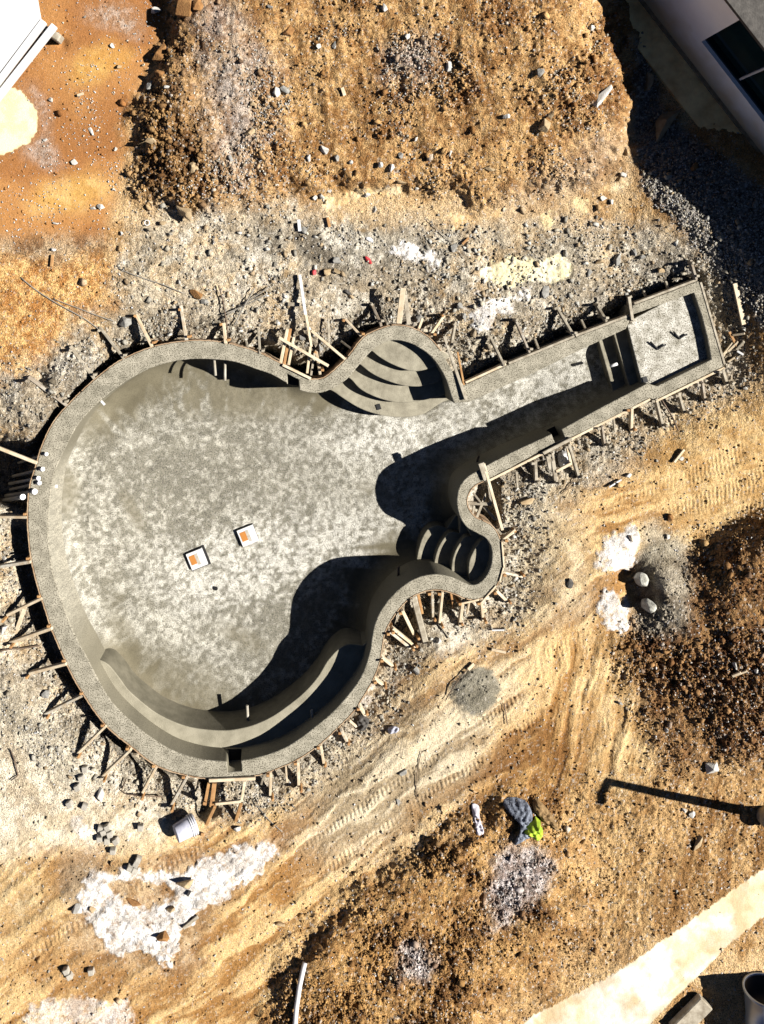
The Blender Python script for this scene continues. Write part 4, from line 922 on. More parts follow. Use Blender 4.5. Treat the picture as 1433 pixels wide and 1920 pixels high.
rocks = [
 (293,22,22,20,0,'rockw','pale rock at the top edge of the dark heap flank'),
 (348,22,36,50,10,'rocko','large orange boulder at the top edge of the heap'),
 (372,12,26,30,0,'rocko','orange boulder right of the largest one at the top edge'),
 (301,103,38,44,20,'rocko','big brown boulder on the upper left flank of the heap'),
 (303,140,22,20,0,'rocko','brown boulder just below the big boulder on the flank'),
 (281,163,17,22,20,'rockg','grey rock at the left foot of the heap'),
 (314,166,16,9,10,'rockw','flat white rock on the left flank of the heap'),
 (284,271,24,22,10,'rockt','tan rock at the left edge of the dark flank'),
 (366,313,22,32,10,'rockt','cream boulder in the middle of the dark flank'),
 (432,297,14,20,0,'rockg','grey oval rock right of the cream boulder'),
 (350,398,44,34,30,'rockt','wedge boulder half buried at the bottom of the flank'),
 (307,418,22,12,-20,'rockt','flat tan stone beside the wedge boulder'),
 (468,250,26,14,-25,'rockt','tan slab near the grey gravel on the heap'),
 (475,195,14,14,0,'rockt','round tan stone above the tan slab'),
 (140,304,13,12,0,'rockw','round white stone on smooth red dirt'),
 (98,186,15,12,20,'rockw','white stone pair on red dirt by the cream pad'),
 (214,358,8,14,-25,'rockw','thin white stone on yellow dirt'),
 (190,389,18,12,20,'rockw','white rock below the yellow patch at left'),
 (176,391,12,8,0,'rockw','smaller white rock below the yellow patch'),
 (224,126,12,12,0,'rockt','yellow stone standing on the yellow patch'),
 (212,86,12,11,30,'rockw','white stone above the yellow patch'),
 (171,246,8,20,-25,'rockw','thin white stone in the middle of red dirt'),
 (216,280,10,10,0,'rockw','square white stone right of red dirt centre'),
 (86,262,10,8,0,'rockw','white stone beside the cream pad'),
 (105,418,12,8,10,'rockw','white stone on the dark line at left'),
 (100,466,14,12,0,'rockw','white rock above the board stub'),
 (227,439,12,10,0,'rockw','white stone above the long wires'),
 (240,603,34,24,0,'rockg','grey boulder beside the upper left braces'),
 (258,617,10,18,0,'rockg','small grey rock right of the grey boulder'),
 (370,550,30,22,20,'rocko','brown clod above the rebar bundle'),
 (385,566,24,14,0,'rockg','grey stone beside the brown clod'),
 (310,584,8,10,0,'rockg','small stone left of the rebar bundle'),
 (1127,184,16,60,40,'rockw','long thin white rock on the right side of the heap'),
 (1244,233,34,92,32,'rockt','large pointed tan slab in the building shadow'),
 (1213,156,20,44,10,'rockt','tan block above the pointed slab in shadow'),
 (1018,236,24,34,-20,'rockt','brown oval rock on the right part of the heap'),
 (1032,214,12,20,10,'rockt','orange stone above the oval rock'),
 (1301,313,18,18,0,'rocko','orange stone in the dark rubble by the building'),
 (1110,53,12,14,0,'rockw','white rock near the top of the shadow edge'),
 (1012,135,14,22,20,'rockg','grey rock high on the right of the heap'),
 (1023,548,18,30,10,'rockg','grey shard above the neck brace'),
 (1122,493,20,16,0,'rockt','tan stone above the pool neck'),
 (1155,487,18,26,10,'rockg','grey stone in the middle above the pool neck'),
 (1205,485,20,18,-20,'rockg','angular grey stone above the pool neck'),
 (1190,473,13,18,0,'rockg','grey stone touching the angular one'),
 (1237,507,16,13,30,'rockt','tan stone nearest the pool head'),
 (1104,512,10,22,25,'rockg','thin grey stone above the pool neck'),
 (1131,372,14,12,0,'rockw','white block below the heap at right'),
 (1145,378,10,14,0,'rockw','white stone next to the white block'),
 (1168,328,14,12,0,'rockw','white stone at the shadow kink'),
 (720,16,16,16,0,'rockw','white rock at the top edge of the photo centre'),
 (506,14,14,11,0,'rockg','grey rock at the top edge left of centre'),
 (627,86,9,16,25,'rockg','grey rock in the upper centre of the heap'),
 (597,89,10,12,0,'rockw','white rock beside the upper grey rock'),
 (543,60,26,18,0,'rocko','brown boulder near the top of the heap'),
 (536,168,13,27,-50,'rockg','slanted grey slab on the heap'),
 (519,172,16,22,0,'rockw','white rock beside the slanted slab'),
 (842,124,14,20,0,'rockw','white rock in the upper right of the heap'),
 (763,70,12,12,0,'rockw','white rock near the small gravel patch'),
 (609,281,22,14,40,'rockw','white slab in the lower left of the heap'),
 (579,297,10,16,10,'rockw','white stone left of the white slab'),
 (631,297,12,14,0,'rockg','grey stone right of the white slab'),
 (658,305,10,10,0,'rockw','pinkish white stone in the stone row'),
 (713,309,14,14,20,'rockw','cream stone in the stone row'),
 (735,317,12,20,-10,'rockw','tall white stone in the stone row'),
 (752,292,12,14,30,'rockg','dark edged stone above the stone row'),
 (756,341,32,20,0,'rockt','wide flat brown rock above the cream strip'),
 (689,366,16,12,20,'rockw','white rock on the cream strip'),
 (604,368,12,18,-30,'rockw','white rock at the left end of the cream strip'),
 (590,371,11,13,0,'rockw','white rock left of the cream strip'),
 (618,357,9,12,0,'rockw','small white rock above the cream strip'),
 (781,262,9,12,0,'rockw','white rock in the middle right of the heap'),
 (845,288,10,14,20,'rockw','white rock right of the heap centre'),
 (949,218,16,14,0,'rockw','white rock toward the right of the heap'),
 (919,316,24,10,5,'rockt','flat cream rock in the lower right of the heap'),
 (780,353,11,9,0,'rockw','white rock at the right end of the cream strip'),
 (571,432,14,16,0,'rockg','pale grey rock beside the white bar'),
 (631,489,20,16,0,'rockg','pale rock in the grey debris above the alcove'),
 (633,507,16,16,30,'rockt','tan rock below the pale rock in the debris'),
 (613,509,18,20,20,'rockt','flat tan rock left of the other debris rock'),
 (701,392,10,14,0,'rockw','white rock on the grey strip'),
 (892,435,10,11,0,'rockw','white rock below the right cream strip'),
 (852,466,16,20,0,'rockg','grey stone right of the white slurry'),
 (787,596,16,18,20,'rockg','stone beside the tall pale board'),
 (862,573,14,16,0,'rockg','grey round stone left of the bright slurry'),
 (869,594,13,22,0,'rockg','grey oval stone below the round one'),
 (698,533,8,12,0,'rockw','white stone above the alcove'),
 (500,551,14,9,20,'rockw','white stone right of the rebar bundle'),
 (781,1257,16,22,25,'rockg','pale shard right of the dark hollow'),
 (823,1201,10,14,35,'rockw','small white block below the notch'),
 (755,1446,18,18,25,'rockg','grey rock on the pale dirt below the pool'),
 (746,1503,12,14,0,'rockg','dark stone on the pale dirt below the pool'),
 (525,1729,22,12,10,'rockt','flat rock at the edge of the lower brown dirt'),
 (188,1487,18,34,-15,'rockw','tall cream rock below the left curve of the pool'),
 (146,1700,26,20,0,'rockw','round white rock left of the slurry'),
 (346,1644,36,30,20,'rockt','big angular cream rock beside the slurry'),
 (306,1748,34,28,0,'rocko','orange clod inside the slurry'),
 (358,1672,14,18,0,'rockw','white lump right of the slurry'),
 (176,1700,16,14,0,'rockt','brown clod at the left end of the slurry'),
 (250,1690,34,16,30,'rocko','dark orange clod in the centre of the slurry'),
 (322,1700,24,14,-20,'rockt','pale clod at the right of the slurry'),
 (1332,1439,27,32,30,'rockw','large cream rock at the foot of the dark heap'),
 (1307,1577,14,36,20,'rockt','upright pointed rock in the lower right'),
 (1377,1248,10,16,0,'rockw','white rock at the right of the dark heap'),
 (1417,1259,9,14,10,'rockw','white rock at the right photo edge'),
 (1283,1518,9,14,-20,'rockw','white chip below the pole shadow'),
 (1298,1526,18,13,-25,'rockw','white perforated lump below the pole shadow'),
 (1249,1368,9,12,0,'rockw','white stone in the lower dark heap'),
 (1162,1317,13,11,0,'rockg','grey stone in the wheel rut'),
 (1276,859,11,10,0,'rockw','white stone at the foot of the pale stick'),
 (1177,890,14,12,0,'rockw','white rock under the neck'),
 (990,939,38,16,-15,'rockt','flat dark slab right of the hollow'),
 (1256,970,18,18,0,'rocko','brown clod at the right below the tyre tracks'),
 (1252,1006,8,14,-10,'rockw','white shard beside the grey patch'),
 (993,1031,10,9,0,'rockg','small stone right of the lower alcove'),
 (966,1160,11,10,0,'rockg','pale stone below right of the lower alcove'),
 (947,1104,9,14,-20,'rockw','white block against the lower alcove batten'),
 (1345,700,12,16,0,'rockd','dark clod below the pool head'),
 (1396,728,10,9,0,'rockw','pale stone right of the pool head'),
 (1069,1093,14,22,0,'rockd','black clod on the tan dirt right of the alcove'),
 (130,1150,0,0,0,'rockg',None),
 (652,549,20,13,50,'rockd','dark slate block above the alcove'),
 (570,548,8,12,0,'rockg','small stone beside the long batten'),
 (7,1180,14,26,30,'rockw','white lump in the trench left of the pool'),
 (9,1047,14,12,0,'rockw','white lump beside the left brace'),
 (88,1299,20,18,0,'rockg','white topped clod in the left trench'),
 (520,690,14,10,0,'rockg','pale lump under the lumber bundle'),
 (556,693,22,18,0,'rockw','white slurry lump by the lumber bundle'),
 (568,632,16,14,20,'rockg','angular grey stone by the long batten'),
 (600,655,18,20,0,'rockg','stone in the dark gap by the upper alcove'),
 (445,1551,16,12,-20,'rockw','white bag corner beside the frame leg'),
]
for r_ in rocks:
    if r_[6] is None or r_[2] == 0: continue
    rock(*r_, zf=.75 if r_[5] in ('rockw','rockt') else .6)
# mortar lumps in the white spill
for (x, y, r_, lb, zz) in ((1194,1079,25,'round mortar lump at the top of the wet spill',.7), (1207,1127,24,'round mortar lump at the bottom of the wet spill',.9)):
    o = rock(x, y, r_, r_*1.05, 0, 'slurry', lb, None, zz*1.5, 'mortar_lump', 'mortar lump', 60); o.location.z += .12
# concrete cubes
Gcb = 'small concrete spacer cubes below the pool'
cubes = [(161,1439,10,'single cube nearest the pool below the left braces'),(154,1456,20,'cube second from the top of the left column of loose cubes'),(147,1473,30,'cube third from the top of the left column of loose cubes'),(132,1504,30,'cube lowest and leftmost of the loose column'),(160,1509,-20,'cube tilted right of the lowest loose one'),
 (203,1547,30,'cube at the top right of the cube heap'),(190,1550,-10,'cube at the top left of the cube heap'),(195,1556,20,'cube in the upper middle of the cube heap'),(188,1569,5,'cube at the left of the cube heap'),(202,1573,0,'cube in the lower middle of the cube heap'),(219,1573,35,'orange tinted cube at the right of the cube heap'),(207,1561,20,'cube in the centre of the cube heap'),(213,1592,0,'cube lying below the cube heap'),
 (265,1547,0,'single cube right of the cube heap'),(261,1606,-25,'upper cube of the four touching cubes'),(257,1614,-25,'second cube of the four touching cubes'),(245,1622,-25,'left cube of the four touching cubes'),(254,1627,-25,'bottom cube of the four touching cubes'),(126,1815,25,'upper cube of the pair at the lower left'),(132,1825,25,'lower cube of the pair at the lower left'),(172,1818,10,'single cube right of the pair at the lower left')]
cb = None
for (x, y, a, lb) in cubes:
    bm = bmesh.new()
    if cb is None:
        bmesh.ops.create_cube(bm, size=.088); bmesh.ops.bevel(bm, geom=bm.edges[:], offset=.006, segments=2, affect='EDGES')
        for v_ in bm.verts: v_.co += Vector((random.uniform(-.003,.003),)*3)
        cb = from_bm('concrete_cube', bm, M['cube']); o = cb
    else:
        bm.free(); o = cb.copy(); C.objects.link(o)
    g = PG(x, y); o.location = (g.x, g.y, g.z+.038); o.rotation_euler = (random.uniform(-.15,.15), random.uniform(-.15,.15), math.radians(a))
    tag(o, lb, 'concrete cube', Gcb)

# ------------------------------------------------------------------ bucket, buried tub, drum
def lathe(name, prof, base, axis, m, parent=None, n=28):
    axis = Vector(axis).normalized(); q_ = axis.to_track_quat('Z', 'Y'); bm = bmesh.new(); rings = []
    for (r_, h_) in prof: rings.append([bm.verts.new(Vector(base)+q_ @ Vector((r_*math.cos(2*math.pi*k/n), r_*math.sin(2*math.pi*k/n), h_))) for k in range(n)])
    for a, b in zip(rings, rings[1:]):
        for k in range(n): bm.faces.new((a[k], a[(k+1)%n], b[(k+1)%n], b[k]))
    bm.faces.new(rings[0]); bm.faces.new(rings[-1])
    return from_bm(name, bm, m, parent, True)
bk = empty('bucket'); tag(bk, 'blue white plastic bucket lying on its side beside the bottom skimmer frame', 'bucket')
a = PG(333,1548,.20); b = PG(369,1525,.24); d = (b-a).normalized(); L_ = (b-a).length
lathe('bucket_body', [(.02,0),(.128,0),(.132,.01),(.150,L_*.85),(.152,L_)], a, d, M['bluebucket'], bk)
for t in (.74,.84,.94): lathe('bucket_rib', [(.150,L_*t-.008),(.162,L_*t-.006),(.162,L_*t+.006),(.150,L_*t+.008)], a, d, M['white'], bk)
lathe('bucket_opening', [(.01,L_+.002),(.138,L_+.003),(.138,L_+.004)], a, d, M['bluebucket'], bk)
hp = [a+d*L_*.9+Vector((math.cos(t)*.05, math.sin(t)*.05-.0, 0))+d.cross(Vector((0,0,1))).normalized()*math.cos(t)*.16 for t in np.linspace(0, math.pi, 9)]
tube('bucket_handle', hp, .004, M['steel'], bk, 6); center_root(bk)
dr = empty('metal_drum'); tag(dr, 'open silver blue metal drum lying on its side at the bottom right corner', 'drum')
g = PG(1424,1935,.33); g2 = PG(1416,1822,.36); d = (g2-g).normalized(); L_ = (g2-g).length
lathe('drum_body', [(.05,0),(.31,0),(.32,.02),(.32,L_*.4),(.335,L_*.41),(.335,L_*.43),(.32,L_*.44),(.32,L_-.04),(.34,L_-.03),(.34,L_),(.31,L_),(.30,L_-.3),(.05,L_-.3)], g, d, M['galv'], dr, 40)
lathe('drum_inside_shade', [(.02,L_-.28),(.295,L_-.28),(.305,L_-.02),(.298,L_-.02),(.288,L_-.27),(.02,L_-.27)], g, d, M['dark'], dr, 40); center_root(dr)  # black inner surface painted as the shade inside the open drum
# timber sleeper at bottom right
plank(1262,1925,1318,1868,.26, 'weathered grey split timber lying at the bottom right', 'wood2', th=.12, name='timber', cat='timber')

# ------------------------------------------------------------------ lamp pole at the right edge
lp = empty('lamp_pole'); tag(lp, 'leaning lamp pole on a round cream base at the right edge, casting a long shadow', 'lamp pole')
g = PG(1436,1528); hh = 2.35
top = g+Vector((.25,.62,hh))
tube('pole', [g, g.lerp(top,.5), top], .075, M['pole'], lp, 16, r2=.055)
tube('arm', [top, top+Vector((-.06,-.18,.06)), top+Vector((-.12,-.32,.02))], .045, M['pole'], lp, 12)
lathe('base', [(.02,0),(.15,0),(.15,.24),(.13,.26),(.02,.26)], g+Vector((0,0,-.02)), (0,0,1), mat('cream concrete base', (.62,.54,.38), .9), lp)
center_root(lp)

# ------------------------------------------------------------------ clothes and other soft things
def cloth(name, pts, m, zt=.05, seed=1, parent=None, folds=26):
    poly = np.array(catmull(pts, 2.5)); n = len(poly); c = poly.mean(0); rr = 14; r = np.random.RandomState(seed)
    v = []; f = []
    for k in range(rr):
        t = 1-k/(rr-.5)
        for i, p in enumerate(poly):
            q_ = c+(p-c)*t; fold = math.sin(q_[0]*.55+math.sin(q_[1]*.23+seed)*2)*.013+math.sin(q_[1]*.8+q_[0]*.4)*.009
            z = (zt*(1-t**5) + fold*(1-t**8)) + .004
            g_ = PG(q_[0], q_[1]); v.append(Vector((g_.x, g_.y, gzs(q_[0], q_[1])+z+.02)))
    v.append(v[-1].copy()); 
    for k in range(rr-1):
        for i in range(n): j = (i+1)%n; f.append((k*n+i, k*n+j, (k+1)*n+j, (k+1)*n+i))
    base = (rr-1)*n; f += [(base+i, base+(i+1)%n, len(v)-1) for i in range(n)]
    o = mesh(name, v, f, m, parent, True); bm = bmesh.new(); bm.from_mesh(o.data); bmesh.ops.recalc_face_normals(bm, faces=bm.faces); bm.to_mesh(o.data); bm.free(); return o
o = cloth('jacket', [(943,1500),(952,1494),(968,1494),(985,1500),(994,1514),(998,1530),(990,1540),(984,1552),(1000,1556),(998,1566),(982,1574),(966,1583),(964,1575),(974,1556),(972,1540),(962,1530),(958,1520),(946,1512)], M['denim'], .11, 2); localize(o); tag(o, 'crumpled dark blue denim jacket lying on brown dirt', 'jacket')
o = cloth('safety_vest', [(976,1548),(990,1539),(1000,1536),(1003,1529),(1012,1535),(1008,1543),(1016,1550),(1015,1560),(1004,1570),(996,1564),(986,1558),(976,1555)], M['hivis'], .17, 5); localize(o); tag(o, 'lime yellow safety vest draped over the denim jacket', 'safety vest')
o = cloth('cardboard', [(1000,1495),(1012,1500),(1030,1520),(1042,1540),(1046,1556),(1032,1546),(1016,1536),(1000,1515)], mat('brown crumpled sack', (.42,.28,.13), .9, (.2,.12,.05), 20, .02, 20), .09, 9); localize(o); o.name = 'paper_sack'; tag(o, 'crumpled brown paper sack right of the denim jacket', 'sack')
o = cloth('towel', [(884,1508),(897,1509),(899,1530),(907,1560),(894,1563),(889,1540)], M['cloth'], .06, 4); localize(o); tag(o, 'narrow white towel lying left of the denim jacket', 'towel')
o = cloth('plastic_sheet', [(727,1364),(738,1360),(748,1364),(744,1372),(730,1374)], M['bluebucket'], .03, 6); localize(o); tag(o, 'small bluish plastic scrap below the lower right curve', 'plastic scrap')
o = cloth('dark_bag', [(667,1345),(680,1340),(692,1350),(684,1368),(672,1366)], M['rockd'], .06, 7); localize(o); tag(o, 'black bag beside the lower right pool forms', 'bag')
o = cloth('white_bag', [(1046,850),(1062,846),(1068,860),(1058,878),(1048,872)], M['white'], .10, 8); localize(o); tag(o, 'white bag inside the neck skimmer frame', 'bag')
rock(589,510,10,14,0,'red','red plastic cup above the upper alcove',None,1,'cup','cup',30)
rock(691,488,8,18,-40,'red','red and white plastic scrap above the upper alcove',None,.5,'plastic_scrap','plastic scrap',30)
rock(693,449,18,9,30,'white','bluish white packet on the dark strip',None,.5,'packet','packet',30)
# pipes and wires
o = tube('white_pipe', [PG(572,1800,.06),PG(568,1815,.07),PG(562,1840,.07),PG(556,1880,.07),PG(552,1930,.06),PG(550,1990,.06)], .038, M['white'], None, 14); localize(o); tag(o, 'bent white plastic pipe lying at the bottom of the photo', 'pipe')
def wire(pts, r, label, m='wire', dz=.02, name='wire', cat='wire', group=None):
    o = tube(name, [PG(x, y, dz) for x, y in catmull(pts, 12, False)], r, M[m], None, 6); localize(o); return tag(o, label, cat, group)
wire([(40,520),(70,545),(110,570),(150,592),(170,605),(200,630),(212,650)], .008, 'long thin wire crossing orange dirt at the upper left')
wire([(100,560),(140,575),(180,590),(215,602)], .007, 'short branching wire beside the long one')
wire([(225,505),(270,522),(310,535),(345,550)], .007, 'pale wire lying above the upper left braces')
Gr = 'rebar lengths by the upper left curve'
wire([(415,600),(450,575),(505,538)], .011, 'grey rebar length slanting up right above the pool rim', 'wire', .05, 'rebar', 'rebar', Gr)
wire([(418,590),(460,572),(500,552)], .010, 'lower rebar length nearly parallel to the slanting one', 'wire', .07, 'rebar', 'rebar', Gr)
wire([(440,610),(455,580),(478,540)], .011, 'steep rebar length crossing the others', 'wire', .08, 'rebar', 'rebar', Gr)
wire([(428,636),(425,600),(418,560),(410,535)], .010, 'curved dark rebar left of the crossing ones', 'steel', .06, 'rebar', 'rebar', Gr)
o = tube('rebar', [PG(21,1403,.03),PG(30,1425,.04),PG(35,1452,.03),PG(22,1461,.03)], .010, M['steel'], None, 6); localize(o); tag(o, 'L shaped dark rebar on pale dirt at the left edge', 'rebar')
o = tube('rebar', [PG(238,1456,.05),PG(229,1480,.05),PG(240,1485,.05),PG(305,1490,.05)], .010, M['steel'], None, 6); localize(o); tag(o, 'bent rebar with a hook end below the bottom left braces', 'rebar')
wire([(1237,748),(1252,770),(1270,806)], .012, 'thin steel rod leaning below the step of the pool head', 'steel', .05, 'rebar', 'rebar')
wire([(0,1218),(40,1214),(76,1208)], .014, 'dark pipe lying across the left trench', 'steel', .04, 'rebar', 'rebar')
wire([(790,1407),(783,1440),(780,1470),(782,1500)], .006, 'thin dark wire on pale dirt below the mortar heap', 'steel', .02)
wire([(835,1310),(850,1285),(878,1250)], .008, 'bent wire left of the mortar heap', 'steel', .04)
wire([(945,1318),(948,1340),(950,1356)], .008, 'short dark wire right of the mortar heap', 'steel', .03)
wire([(470,500+995),(500,1530),(530,1560)], .006, 'faint wire below the bottom right braces', 'wire', .02)
wire([(1080,892),(1066,912),(1052,925)], .006, 'thin wire below the neck skimmer frame', 'steel', .02)
wire([(800,410),(840,450),(870,485)], .005, 'hair thin wire right of the white slurry', 'wire', .03)
bm = bmesh.new()
g = PG(1201,840,.03)
o = tube('wire_ring', [g+Vector((.075*math.cos(t), .115*math.sin(t), .01*math.sin(3*t))) for t in np.linspace(0, 2*math.pi, 30)], .006, M['wire'], None, 6, False); localize(o); tag(o, 'oval ring of grey wire lying under the pool neck', 'wire ring')
g = PG(277,418,.04)
o = tube('wire_ring', [g+Vector((.04*math.cos(t), .04*math.sin(t), 0)) for t in np.linspace(0, 2*math.pi, 20)], .008, M['white'], None, 6, False); localize(o); tag(o, 'small white plastic ring at the foot of the dark flank', 'ring')
bm.free()

# ------------------------------------------------------------------ white sheet and pipes, top left
wp = empty('metal_sheet'); tag(wp, 'large white metal sheet lying at the top left corner', 'sheet')
zt = .28
pp = [P(x, y, zt) for x, y in ((76,34),(60,-60),(-120,-60),(-120,290),(0,134))]
v = pp+[Vector((p.x,p.y,zt-.06)) for p in pp]; n = 5
mesh('sheet_face', v, [tuple(range(n))]+[(i,i+n,(i+1)%n+n,(i+1)%n) for i in range(n)], M['white'], wp)
for (x, y) in ((40,40),(-60,150)):
    bar('support_block', P(x-30, y, .05), P(x+20, y, .05), .1, .34, M['wood2'], wp)
center_root(wp)
for (x0,y0,x1,y1,lb) in ((83,40,-60,232,'white square tube lying against the white sheet'),(103,48,-60,254,'outer white square tube right of the first one')):
    o = bar('white_tube', P(x0,y0,.24), P(x1,y1,.24), .105, .10, M['white']); localize(o); tag(o, lb, 'white tube', 'white tubes beside the sheet')
o = bar('tube_rest', P(60,40,.04), P(115,75,.04), .12, .22, M['wood2']); localize(o); tag(o, 'wooden block under the white tube ends', 'block')

# ------------------------------------------------------------------ building at the top right
bd = empty('building'); tag(bd, 'white stucco building with a dark window and stained footing', 'building')
A0 = P(1203,0,-.05); B0 = P(1393,245,-.05); dv = (B0-A0); dv.z = 0; dv.normalize(); nv_ = Vector((dv.y, -dv.x, 0))
if nv_.x < 0: nv_ = -nv_        # away from the pool
HB = 1.76
def W(s, t, z): return Vector((A0.x, A0.y, 0)) + dv*s + nv_*t + Vector((0,0,z))
def slab(name, s0, s1, t0, t1, z0, z1, m, parent):
    v = [W(s0,t0,z0),W(s1,t0,z0),W(s1,t1,z0),W(s0,t1,z0),W(s0,t0,z1),W(s1,t0,z1),W(s1,t1,z1),W(s0,t1,z1)]
    bm = bmesh.new(); vs = [bm.verts.new(p) for p in v]
    for t in ((0,3,2,1),(4,5,6,7),(0,1,5,4),(1,2,6,5),(2,3,7,6),(3,0,4,7)): bm.faces.new([vs[i] for i in t])
    return from_bm(name, bm, m, parent)
def sval(px, py, z):
    p = P(px, py, z); return (Vector((p.x,p.y,0))-Vector((A0.x,A0.y,0))).dot(dv)
sw0 = sval(1313,80,.62); sw1 = sw0+1.6; zw0, zw1 = .60, 1.75
E0, E1 = -9, 14
slab('wall', E0, sw0, 0, .25, -.4, HB, M['stucco'], bd); slab('wall', sw1, E1, 0, .25, -.4, HB, M['stucco'], bd)
slab('wall', sw0, sw1, 0, .25, -.4, zw0, M['stucco'], bd); slab('wall', sw0, sw1, 0, .25, zw1, HB, M['stucco'], bd)
slab('side_wall', E1-.25, E1, .25, 8, -.4, HB, M['stucco'], bd); slab('side_wall', E0, E0+.25, .25, 8, -.4, HB, M['stucco'], bd); slab('back_wall', E0+.25, E1-.25, 7.75, 8, -.4, HB, M['stucco'], bd)
slab('roof', E0-.02, E1+.02, -.02, 8.02, HB+.002, HB+.06, M['rockd'], bd)
wi = slab('window', sw0, sw1, .14, .16, zw0, zw1, M['glass'], bd)
slab('window_frame', sw0, sw1, .06, .13, zw0, zw0+.04, M['glass'], wi); slab('mullion', sw0+.78, sw0+.81, .08, .135, zw0+.04, zw1, M['white'], wi)
slab('footing', E0-.1, E1+.05, -.05, 0, -.4, .0, M['rockt'], bd)
slab('footing', E0-.2, E1+.2, -.52, -.052, -.4, -.03, M['footing'], bd)
center_root(bd)

# ------------------------------------------------------------------ loose stones: too many to count
def scatter(name, n, weight, smin, smax, pal, seed, flat=.7, power=2.2):
    r = np.random.RandomState(seed); shapes = []
    for k in range(10):
        bm = rockbm(1,1,1, 900+k+seed, 9) if False else None
        rr = random.Random(seed*31+k); bm = bmesh.new()
        for _ in range(9):
            q_ = Vector((rr.gauss(0,1), rr.gauss(0,1), rr.gauss(0,1))).normalized()*rr.uniform(.75,1.1); bm.verts.new(q_*.5)
        res = bmesh.ops.convex_hull(bm, input=bm.verts); bmesh.ops.delete(bm, geom=[g for g in res['geom_interior'] if isinstance(g, bmesh.types.BMVert)], context='VERTS')
        bmesh.ops.triangulate(bm, faces=bm.faces); bm.verts.index_update()
        shapes.append((np.array([v_.co[:] for v_ in bm.verts]), np.array([[v_.index for v_ in f_.verts] for f_ in bm.faces]))); bm.free()
    nf = len(far); Wt = weight[nf:-nf, nf:-nf].astype(np.float64); Wt = np.clip(Wt, 0, None); cdf = np.cumsum(Wt.ravel()); cdf /= cdf[-1]
    ids = np.searchsorted(cdf, r.rand(n)); iy, ix = np.divmod(ids, Wt.shape[1]); iy += nf; ix += nf
    xs = X[iy, ix]+(r.rand(n)-.5)*.016; ys = Y[iy, ix]+(r.rand(n)-.5)*.016; zz = zfull[iy, ix]
    sz = smin+(smax-smin)*r.rand(n)**power
    vs = []; fs = []; off = 0; cl_ = []
    pal_ = None if pal is None else np.array(pal, np.float32)
    for k in range(n):
        sv, sf = shapes[r.randint(10)]; a = r.rand()*6.283; c_, s_ = math.cos(a), math.sin(a)
        p = sv*np.array([sz[k], sz[k]*(.6+.4*r.rand()), sz[k]*flat]); q_ = np.stack([p[:,0]*c_-p[:,1]*s_, p[:,0]*s_+p[:,1]*c_, p[:,2]], 1)+np.array([xs[k], ys[k], zz[k]+sz[k]*.15])
        vs.append(q_); fs.append(sf+off); off += len(sv)
        c0 = A[iy[k], ix[k]]*(.75+.5*r.rand()) if pal_ is None else pal_[r.randint(len(pal_))]*(.8+.35*r.rand())
        cl_.append(np.tile(np.append(c0, .8), (len(sv), 1)))
    co = np.vstack(vs).astype(np.float32); tri = np.vstack(fs).astype(np.int32)
    me = bpy.data.meshes.new(name); me.vertices.add(len(co)); me.vertices.foreach_set('co', co.ravel())
    me.loops.add(tri.size); me.loops.foreach_set('vertex_index', tri.ravel()); me.polygons.add(len(tri))
    me.polygons.foreach_set('loop_start', np.arange(0, tri.size, 3, dtype=np.int32)); me.polygons.foreach_set('loop_total', np.full(len(tri), 3, np.int32))
    me.update(calc_edges=True); me.materials.append(M['stones'])
    ca = me.color_attributes.new('Col', 'FLOAT_COLOR', 'POINT'); ca.data.foreach_set('color', np.vstack(cl_).astype(np.float32).ravel())
    o = link(bpy.data.objects.new(name, me)); return o
outm = ss(3, 12, SD)*(1-pad)*(1-band*.95)
gv_ = region([(350,100),(440,50),(540,100),(520,240),(490,350),(390,380),(360,250)], 22, 60)+.8*region(ell(770,110,55,55),20,40)
gv2 = region([(930,1600),(980,1580),(1040,1600),(1035,1660),(985,1700),(930,1750),(920,1670)], 14, 50)+region([(750,1790),(790,1770),(812,1800),(790,1840),(735,1830)], 14, 50)
clump = ss(.45,.75, fbm(US, VS, 60, 777, 3))
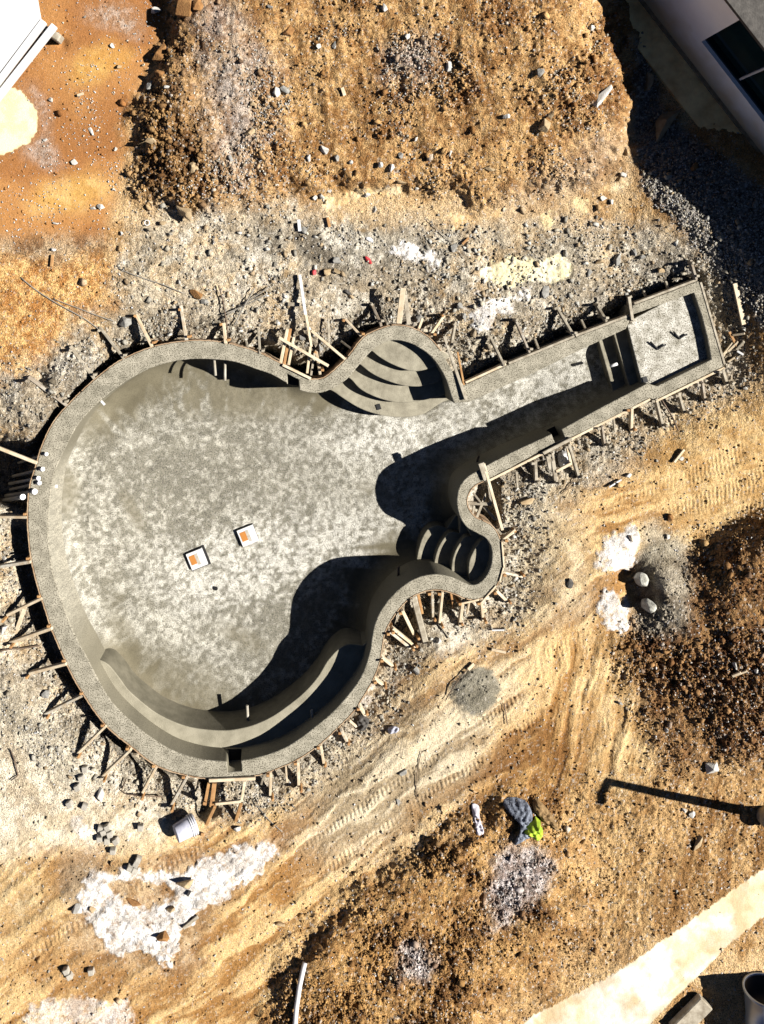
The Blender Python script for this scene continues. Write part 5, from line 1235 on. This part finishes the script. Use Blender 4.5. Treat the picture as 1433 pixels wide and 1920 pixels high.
nowh = (1-.9*wh)*(1-np.clip(hm+hr+hb,0,1)*(1-ss(.45,.95,VAR))*.85); cl5 = ss(.42,.62, fbm(US, VS, 34, 7171, 3, .6))
w1 = outm*nowh*(.03+.40*hm*(.2+clump)+.8*gv_+.7*gv2+.30*greyz*clump+.35*osm*(.2+clump)+1.2*rub_shade+.30*hr+.12*hb)
WH = [(.85,.83,.80),(.72,.72,.74),(.62,.60,.56),(.80,.72,.60)]
o = scatter('white_gravel', 32000, w1, .008, .046, WH, 3, .7, 3.0); tag(o, 'loose white gravel strewn over the dirt and heaps', 'gravel', kind='stuff')
GR = [(.44,.41,.35),(.34,.31,.27),(.56,.52,.43),(.40,.33,.23)]
w2_ = outm*nowh*(.008+.6*greyz*(.1+clump)+1.1*ringz+2.0*rub_shade+.35*hm*clump+.5*gv_)
o = scatter('grey_gravel', 26000, w2_, .010, .075, GR, 5, .7, 3.2); tag(o, 'loose grey gravel and mortar crumbs round the pool', 'gravel', kind='stuff')
w3_ = outm*nowh*(.15+.85*cl5)*(.02+1.0*hm*(.3+clump)+1.6*leftflank+1.7*hr+1.4*hb+.10*brr+.03*low)
o = scatter('brown_clods', 75000, w3_, .009, .065, None, 9, .8, 3.6); tag(o, 'loose brown clods of earth covering the heaps', 'clods', kind='stuff')

w4 = outm*nowh*cl5*(.02+1.0*leftflank+.30*hm+.8*hr+.7*hb+.25*lum)
o = scatter('earth_lumps', 1100, w4, .05, .17, None, 19, .75, 3.2); tag(o, 'larger broken lumps of earth lying on the heaps', 'lumps', kind='stuff')
up_ = region([(470,400),(860,430),(1200,440),(1330,500),(1200,560),(900,660),(860,640),(760,590),(640,620),(480,620)], 20, 40)
w5 = outm*nowh*(.1+cl5)*(.9*ringz*ss(1500,1300,V2c)+.8*up_+.25*greyz+.8*rub_shade)
o = scatter('mortar_rubble', 1700, w5, .03, .13, [(.50,.47,.40),(.40,.37,.31),(.62,.56,.44),(.50,.38,.24),(.70,.68,.62)], 23, .7, 2.2); tag(o, 'broken mortar rubble strewn round the pool forms', 'rubble', kind='stuff')
